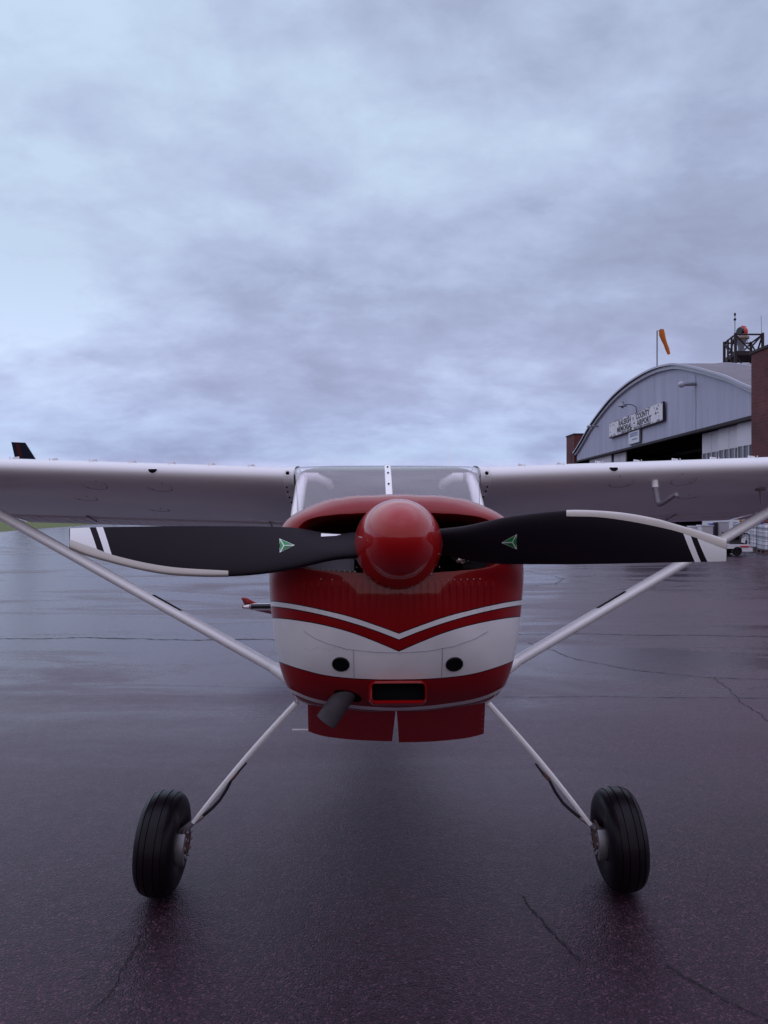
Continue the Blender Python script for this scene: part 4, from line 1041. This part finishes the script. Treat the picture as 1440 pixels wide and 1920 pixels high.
def wornletter():
    m = M['letter'].copy(); m.name = 'worn_letter_paint'; nt = m.node_tree; b = nt.nodes['Principled BSDF']
    tc = N(nt, 'ShaderNodeTexCoord'); n = noise(nt, tc.outputs['Object'], 5, 6, .7)
    nt.links.new(ramp(nt, n, [(.3, (.035, .032, .045)), (.60, (.03, .027, .04)), (.72, (.35, .35, .4))]), b.inputs['Base Color']); return m
WL = wornletter()
sg, ln = sign('hangar_name_sign', hd(1250), hd(1148), 7.10, 8.26, 'sign', .12, 'timber', 'weathered white airport name board with peeling black letters on the hangar gable', 'sign')
def sx_(px): return hd(1148) - hd(px)
x1_, x2_ = sx_(1166), sx_(1189); text('RALEIGH', .54, x1_, .66, sg, WL, sx=x2_ - x1_)
x1_, x2_ = sx_(1199), sx_(1225); text('COUNTY', .54, x1_, .66, sg, WL, sx=x2_ - x1_)
x1_, x2_ = sx_(1163), sx_(1191.5); text('MEMORIAL', .54, x1_, .20, sg, WL, sx=x2_ - x1_)
x1_, x2_ = sx_(1200.5), sx_(1228); text('AIRPORT', .54, x1_, .20, sg, WL, sx=x2_ - x1_)
sm_ = MB(); random.seed(3)
xx = sx_(1170)
while xx < sx_(1224):
    if not (sx_(1190) < xx < sx_(1196)):
        w_ = random.uniform(.05, .14); sm_.box((xx, -.128, .06 + random.uniform(0, .01)), (xx + w_, -.121, .06 + random.uniform(.06, .11)))
    xx += random.uniform(.12, .22)
for k in range(14):
    xx = random.choice([random.uniform(.1, 1.2), random.uniform(sx_(1190), sx_(1198)), random.uniform(sx_(1228), sx_(1240))]); zz_ = random.uniform(.15, 1.0); sm_.box((xx, -.128, zz_), (xx + random.uniform(.04, .3), -.121, zz_ + random.uniform(.03, .12)))
sm_.build('worn_small_marks', WL, sg, 0)
s2, ln2 = sign('small_notice_board', hd(1204), hd(1183.5), 6.18, 7.02, 'cartwhite', .08, 'steelgrey', 'small pale board with faded blue writing hung below the airport name sign', 'sign')
sc3 = MB(); random.seed(5)
for row, z in enumerate((.62, .47, .20)):
    xx = ln2 * (.15 if row != 2 else .35)
    while xx < ln2 * (.85 if row != 2 else .8): sc3.tube([(xx, -.085, z), (xx + .05, -.085, z + .13), (xx + .12, -.085, z + .02), (xx + .16, -.085, z + .1)], .014, 4); xx += .24
sc3.build('faded_script', 'paleblue', s2, 0)

# windsock on the hangar roof
d = 48.3; wx = fx(d) + .6; pz = arch(d) + .1
WS = empty('windsock', (wx, d + 0, pz)); tag(WS, 'limp orange windsock on a thin pole above the hangar roof', 'windsock')
dW = d; def_z = lambda py: H + (HZ - py) * dW / F
wxp = (1232 - 720) / F * dW
WS.location.x = wxp; O_ = Vector(WS.location)
MB().tube([(wxp, d, pz - .1), (wxp, d, def_z(620))], .045, 8).build('pole', 'steelgrey', WS, off=O_)
sk = MB(); pts = [(1239, 618.5), (1240.5, 628), (1243.5, 637), (1247.5, 646), (1251, 655), (1254.5, 664.5)]
P_ = [Vector(((x - 720) / F * dW, d - .1 + .02 * i, def_z(y))) for i, (x, y) in enumerate(pts)]
sk.tube(P_, [.15, .185, .15, .12, .125, .085], 14, caps=False); sk.build('sock', 'windsock', WS, off=O_)
MB().tube([(wxp, d, def_z(621)), (wxp + .1, d, def_z(620)), P_[0] + Vector((0, 0, .05))], .02, 6).build('bracket', 'steelgrey', WS, off=O_)

# beacon tower behind the roof ridge
TY = 50.0
def tw_(px, py, d=TY): return at(px, py, d)
BT = empty('beacon_tower', tuple(Vector((at(1392, 700, TY).x, TY, arch(50) + .1)))); O_ = Vector(BT.location)
tag(BT, 'dark timber platform tower with crossed braces standing on the hangar roof', 'tower')
zb_ = arch(50) + .0
posts = MB(); xL, xR = at(1357, 0, TY).x, at(1430, 0, TY).x; xm = at(1378, 0, TY).x
D0, D1 = TY - 1.1, TY + 1.6
zt1 = at(0, 634, TY).z; zt2 = zt1
corners = [(at(1379, 0, D0).x, D0), (at(1430, 0, D0).x, D0), (at(1358, 0, D1).x, D1), (at(1408, 0, D1).x, D1)]
for cx_, cy_ in corners:
    MB().box((cx_ - .07, cy_ - .07, zb_ - .3), (cx_ + .07, cy_ + .07, zt1 + .10)).build('post', 'timber', BT, 0, off=O_)
br = MB()
def bar(a, b, r=.055): br.tube([a, b], r, 6)
cs_ = {0: corners[0], 1: corners[1], 3: corners[3], 2: corners[2]}
zd_ = at(0, 664, TY).z
for a, b in ((0, 1), (1, 3), (3, 2), (2, 0)):
    A, B = cs_[a], cs_[b]
    bar((*A, zt1), (*B, zt1), .06); mid = ((A[0] + B[0]) / 2, (A[1] + B[1]) / 2)
    bar((*A, zt1), (*mid, zd_ + .1)); bar((*B, zt1), (*mid, zd_ + .1)); 
    bar((*A, zd_ - .3), (*mid, zb_ - .2)); bar((*B, zd_ - .3), (*mid, zb_ - .2))
for t in (.33, .66):
    p = (lerp(corners[0][0], corners[2][0], t), lerp(D0, D1, t)); br.box((p[0] - .05, p[1] - .05, zb_ - .3), (p[0] + .05, p[1] + .05, zt1 + .05))
br.build('brace', 'timber', BT, 20, off=O_)
dk = MB(); A, B, C_, D_ = [Vector((*corners[i], zd_)) for i in (0, 1, 3, 2)]
dn = Vector((0, 0, -.28)); dk.add([A, B, C_, D_, A + dn, B + dn, C_ + dn, D_ + dn], [(0, 1, 2, 3), (7, 6, 5, 4), (0, 4, 5, 1), (1, 5, 6, 2), (2, 6, 7, 3), (3, 7, 4, 0)]); dk.build('deck', 'timber', BT, 0, off=O_)
BC = empty('rotating_beacon', tuple(Vector((at(1392.5, 0, TY).x, TY, zd_)))); O_ = Vector(BC.location)
tag(BC, 'red airport beacon lamp with dark round lens on top of the timber tower', 'beacon')
bxx = O_.x
MB().lathe([(0, .22), (.5, .2), (.9, .34)], (bxx - .1, TY, zd_), (0, 0, 1), 16).build('pedestal', 'steelgrey', BC, off=O_)
zr = at(0, 632.5, TY).z
MB().lathe([(-.28, .1), (-.22, .34), (-.12, .36), (-.11, .46), (.02, .46), (.06, .38), (.08, 0.001)], (bxx - .05, TY, zr), (0, 0, 1), 24).build('turntable', 'beaconrim', BC, off=O_)
zc = at(0, 622, TY).z
b_ = MB(); b_.sphere((bxx, TY, zc), .33, n=24, sc=(1.0, 1.0, 1.05)); b_.lathe([(.26, .20), (.32, .22), (.36, .1), (.42, .03), (.46, .001)], (bxx, TY, zc), (0, 0, 1), 16); b_.build('lamp_drum', 'beaconred', BC, off=O_)
ldir = Vector((-.93, -.42, 0)).normalized()
MB().lathe([(.20, .29), (.325, .26), (.34, .24), (.345, .0001)], (bxx, TY, zc), ldir, 24).build('lens', 'lens', BC, off=O_)
for px, y0, y1, kn in ((1378, 660, 588, True), (1428.5, 640, 592, False), (1402, 650, 616, False)):
    dA = TY - 1.1 if px != 1402 else TY + .3; a_ = at(px, y0, dA); b_ = at(px - (0 if kn else 1.5), y1, dA)
    e = empty('roof_antenna', tuple(a_)); m_ = MB().tube([a_, b_], .03 if kn else .018, 6).build('mast', 'steelgrey', e, off=a_)
    if kn:
        k_ = MB(); k_.sphere(at(px, 599, dA), .09, n=10); k_.sphere(at(px, 589.5, dA), .07, n=10, sc=(1, 1, 1.7)); k_.build('mast_head', 'timber', e, off=a_)
    tag(e, {1378: 'tall mast with two small knobs on the left corner of the beacon tower', 1428.5: 'plain thin whip antenna on the right corner of the beacon tower', 1402: 'short thin rod just right of the red beacon lamp'}[px], 'antenna', 'antennas on the beacon tower')

# ================================================================ APRON EQUIPMENT
def tote():
    e = empty('liquid_tote', (0, 0, 0))
    t = MB(); ring = lambda z, k=0: [Vector((x, y, z)) for x, y in [(p.x, p.z) for p in rrect(-.56 + k, .56 - k, -.46 + k, .46 - k, .09, 0, 4)]]
    t.loft([ring(.16, .03), ring(.19), ring(.5), ring(.52, .012), ring(.56, .012), ring(.58), ring(.85), ring(.87, .012), ring(.9, .012), ring(.92), ring(1.06), ring(1.10, .06)], cap0=True, cap1=True); t.build('tank', 'tank', e, 40)
    t = MB(); t.lathe([(0, .1), (.05, .1), (.051, .001)], (0, 0, 1.10), (0, 0, 1), 16); t.build('cap', 'blue', e)
    c = MB()
    for z in (.17, .34, .5, .66, .82, .98, 1.10):
        c.tube([Vector((p.x * 1.03, p.z * 1.04, z)) for p in rrect(-.57, .57, -.47, .47, .07, 0, 3)] + [Vector((rrect(-.57, .57, -.47, .47, .07, 0, 3)[0].x * 1.03, rrect(-.57, .57, -.47, .47, .07, 0, 3)[0].z * 1.04, z))], .009, 5, caps=False)
    for s in (-1, 1):
        for i in range(8): c.tube([(-.52 + i * .149, s * .49, .16), (-.52 + i * .149, s * .49, 1.1)], .009, 5)
        for i in range(6): c.tube([(s * .59, -.40 + i * .16, .16), (s * .59, -.40 + i * .16, 1.1)], .009, 5)
    c.build('cage', 'cage', e, 0)
    p = MB()
    for y in (-.42, 0, .42): p.box((-.6, y - .06, 0), (.6, y + .06, .02)); 
    for x in (-.52, 0, .52):
        for y in (-.42, 0, .42): p.box((x - .07, y - .06, .021), (x + .07, y + .06, .12))
    for i in range(7): p.box((-.6 + i * .175, -.5, .121), (-.6 + i * .175 + .12, .5, .145))
    p.build('pallet', 'pallet', e, 0)
    return e
TT = tote(); G = 'caged white liquid totes in front of the hangar'
spots = [(15.75, 32.2, R(82), 'caged white liquid tote on a pallet, the farthest of the row nearest the white cart'), (15.45, 30.6, R(84), 'caged white liquid tote on a pallet, second in the row counted from the white cart'), (15.1, 28.9, R(80), 'caged white liquid tote on a pallet, cut off by the right picture edge')]
for i, (x, y, a, lb) in enumerate(spots):
    o = TT if i == 0 else copy_tree(TT); o.location = (x, y, 0); o.rotation_euler.z = a; tag(o, lb, 'liquid tote', G)
# white service cart with a black engine
e = empty('service_cart', (12.95, 28.3, 0)); tag(e, 'white service cart with exposed black engine beside the liquid totes', 'cart'); e.rotation_euler.z = R(-8)
b = MB(); b.box((-1.2, -.55, .26), (.70, .55, .42)); b.box((.40, -.62, .16), (.76, .62, .30)); b.box((-1.2, -.5, .421), (-.45, .5, .62)); b.build('chassis', 'cartwhite', e, 0)
b = MB(); b.box((.05, -.4, .425), (.64, .4, .58)); b.box((.05, .1, .581), (.64, .38, .80)); b.lathe([(0, .10), (.3, .10), (.31, .0001)], (.25, -.45, .66), (0, 1, 0), 16); b.lathe([(0, .06), (.18, .06), (.19, .0001)], (.50, -.42, .64), (0, 1, 0), 14)
b.build('engine', 'engine', e, 20)
b = MB()
for s in (-1, 1): b.tube([(.02, s * .5, .42), (.02, s * .5, .82), (.62, s * .5, .82), (.68, s * .5, .76), (.68, s * .5, .42)], .022, 8)
b.tube([(.02, -.5, .82), (.02, .5, .82)], .022, 8); b.tube([(.62, -.5, .82), (.62, .5, .82)], .022, 8); b.build('guard_rail', 'timber', e)
b = MB(); b.add([(0.40, -.47, 0.50), (0.54, -.47, 0.46), (0.58, -.47, 0.70), (0.44, -.47, 0.66), (0.40, -.45, 0.50), (0.54, -.45, 0.46), (0.58, -.45, 0.70), (0.44, -.45, 0.66)], [(0, 1, 2, 3), (7, 6, 5, 4), (0, 4, 5, 1), (1, 5, 6, 2), (2, 6, 7, 3), (3, 7, 4, 0)]); b.build('white_cover', 'cartwhite', e, 0)
b = MB(); b.box((.34, -.645, .33), (.66, -.551, .37)); b.build('red_reflector', 'sidered', e, 0)
for x in (-.85, .25):
    for y in (-.48, .48):
        b = MB(); b.lathe([(-.08, .1), (-.09, .15), (-.06, .17), (.06, .17), (.09, .15), (.08, .1), (.05, .08), (.05, .0001)], (x, y, .171), (0, 1, 0), 24); b.lathe([(-.08, .1), (-.05, .08), (-.05, .0001)], (x, y, .171), (0, 1, 0), 24); b.build('wheel', 'rubber', e)
# drums, boxes and rack beside the door panels
def crate(px, d, w_, dp, h_, m, name, label, cat, rz=0):
    e = empty(name, ((px - 720) / F * d, d, 0), rz); tag(e, label, cat)
    b = MB(); b.box((-w_ / 2, -dp / 2, .02), (w_ / 2, dp / 2, h_ - .05)); o = b.build('body', m, e, 0); bv = o.modifiers.new('bevel', 'BEVEL'); bv.width = .03; bv.segments = 2
    b = MB(); b.box((-w_ / 2 - .02, -dp / 2 - .02, h_ - .049), (w_ / 2 + .02, dp / 2 + .02, h_)); o = b.build('lid', m, e, 0)
    return e
crate(1305, 35.5, .62, .5, .86, 'cartwhite', 'storage_bin', 'low white storage bin behind the propeller tip, the leftmost near the hangar', 'bin')
crate(1322, 35.0, .55, .5, .92, 'cartwhite', 'storage_bin', 'white storage bin just left of the blue drum by the hangar', 'bin')
def drum(px, d, r_, h_, m, label):
    e = empty('drum', ((px - 720) / F * d, d, 0)); tag(e, label, 'drum')
    MB().lathe([(0, .0001), (0.01, r_), (h_ * .33, r_), (h_ * .345, r_ * 1.04), (h_ * .36, r_), (h_ * .66, r_), (h_ * .675, r_ * 1.04), (h_ * .69, r_), (h_ - .01, r_), (h_, r_ * .96), (h_ - .02, r_ * .93), (h_ - .02, .0001)], (0, 0, 0), (0, 0, 1), 24).build('barrel', m, e)
    MB().lathe([(0, .04), (.03, .04), (.031, .0001)], (r_ * .5, 0, h_ - .02), (0, 0, 1), 10).build('bung', 'castalloy', e)
drum(1333, 35.5, .14, .98, 'blue', 'slim blue plastic drum between the white bins and the wing strut')
drum(1341.5, 36.0, .11, 1.02, 'timber', 'slim dark drum just right of the blue drum')
crate(1353, 36.2, .5, .5, 1.06, 'cartwhite', 'storage_bin', 'taller white storage bin right of the drums, partly behind the wing strut', 'bin')
e = empty('storage_rack', ((1416 - 720) / F * 33.9, 33.9, 0), R(8)); tag(e, 'yellow steel storage rack behind the liquid totes', 'rack')
for x in (-.55, .55):
    for y in (-.25, .25): MB().box((x - .03, y - .03, 0), (x + .03, y + .03, 1.55)).build('upright', 'yellow', e, 0)
for z in (.35, 1.0, 1.14): MB().box((-.6, -.3, z), (.6, .3, z + .05)).build('shelf', 'yellow', e, 0)
crate(1403, 33.2, .3, .3, 1.28, 'cartwhite', 'parcel_box', 'narrow pale upright box beside the yellow rack behind the totes', 'box')

# ---- dark jet parked far off on the left, only its fin shows above the wing
JD = 88.0; jx = at(40, 0, JD).x
J = empty('parked_jet', (jx, JD, 0)); tag(J, 'distant parked jet whose dark blue swept tail fin rises above the left wing', 'airplane')
def jp(px, py): p = at(px, py, JD); return Vector((p.x - jx, 0, p.z))
f = MB(); slab(f, [jp(22, 829), jp(47, 830), jp(66, 860), jp(86, 890), jp(38, 897), jp(29, 860)], .12, (0, 1, 0)); fo = f.build('tail_fin', 'navy', J, 0)
f = MB(); slab(f, [jp(30, 832), jp(37, 832), jp(43, 858), jp(36, 859)], .13, (0, 1, 0)); f.build('fin_marking', 'jetred', fo, 0)
f = MB(); f.lathe([(-3, .05), (-2.2, .35), (0, .85), (3, 1.05), (9, 1.05), (11, .95), (12.5, .55), (13, .05)], (0, 0, 2.1 + .9), (1, 0, 0), 28); f.build('fuselage', 'navy', J)
for s in (-1, 1):
    f = MB(); slab(f, [(4, s * .8, 2.3), (7, s * .8, 2.3), (4.4, s * 7, 2.6), (3.4, s * 7, 2.6)], .09, (0, 0, 1)); f.build('wing', 'navy', J, 0)
    f = MB(); f.lathe([(0, .3), (1.8, .42), (2.6, .36), (2.6, .25), (1, .2)], (.4, s * 1.35, 3.5), (1, 0, 0), 20); f.build('engine_nacelle', 'navy', J)
for x, y in ((5.5, -1.6), (5.5, 1.6), (11, 0)):
    f = MB(); f.tube([(x, y, .4), (x, y, 2.4)], .07, 8); f.lathe([(-.12, .001), (-.12, .3), (-.08, .36), (.08, .36), (.12, .3), (.12, .001)], (x, y, .36), (0, 1, 0), 18); f.build('landing_gear', 'rubber', J)
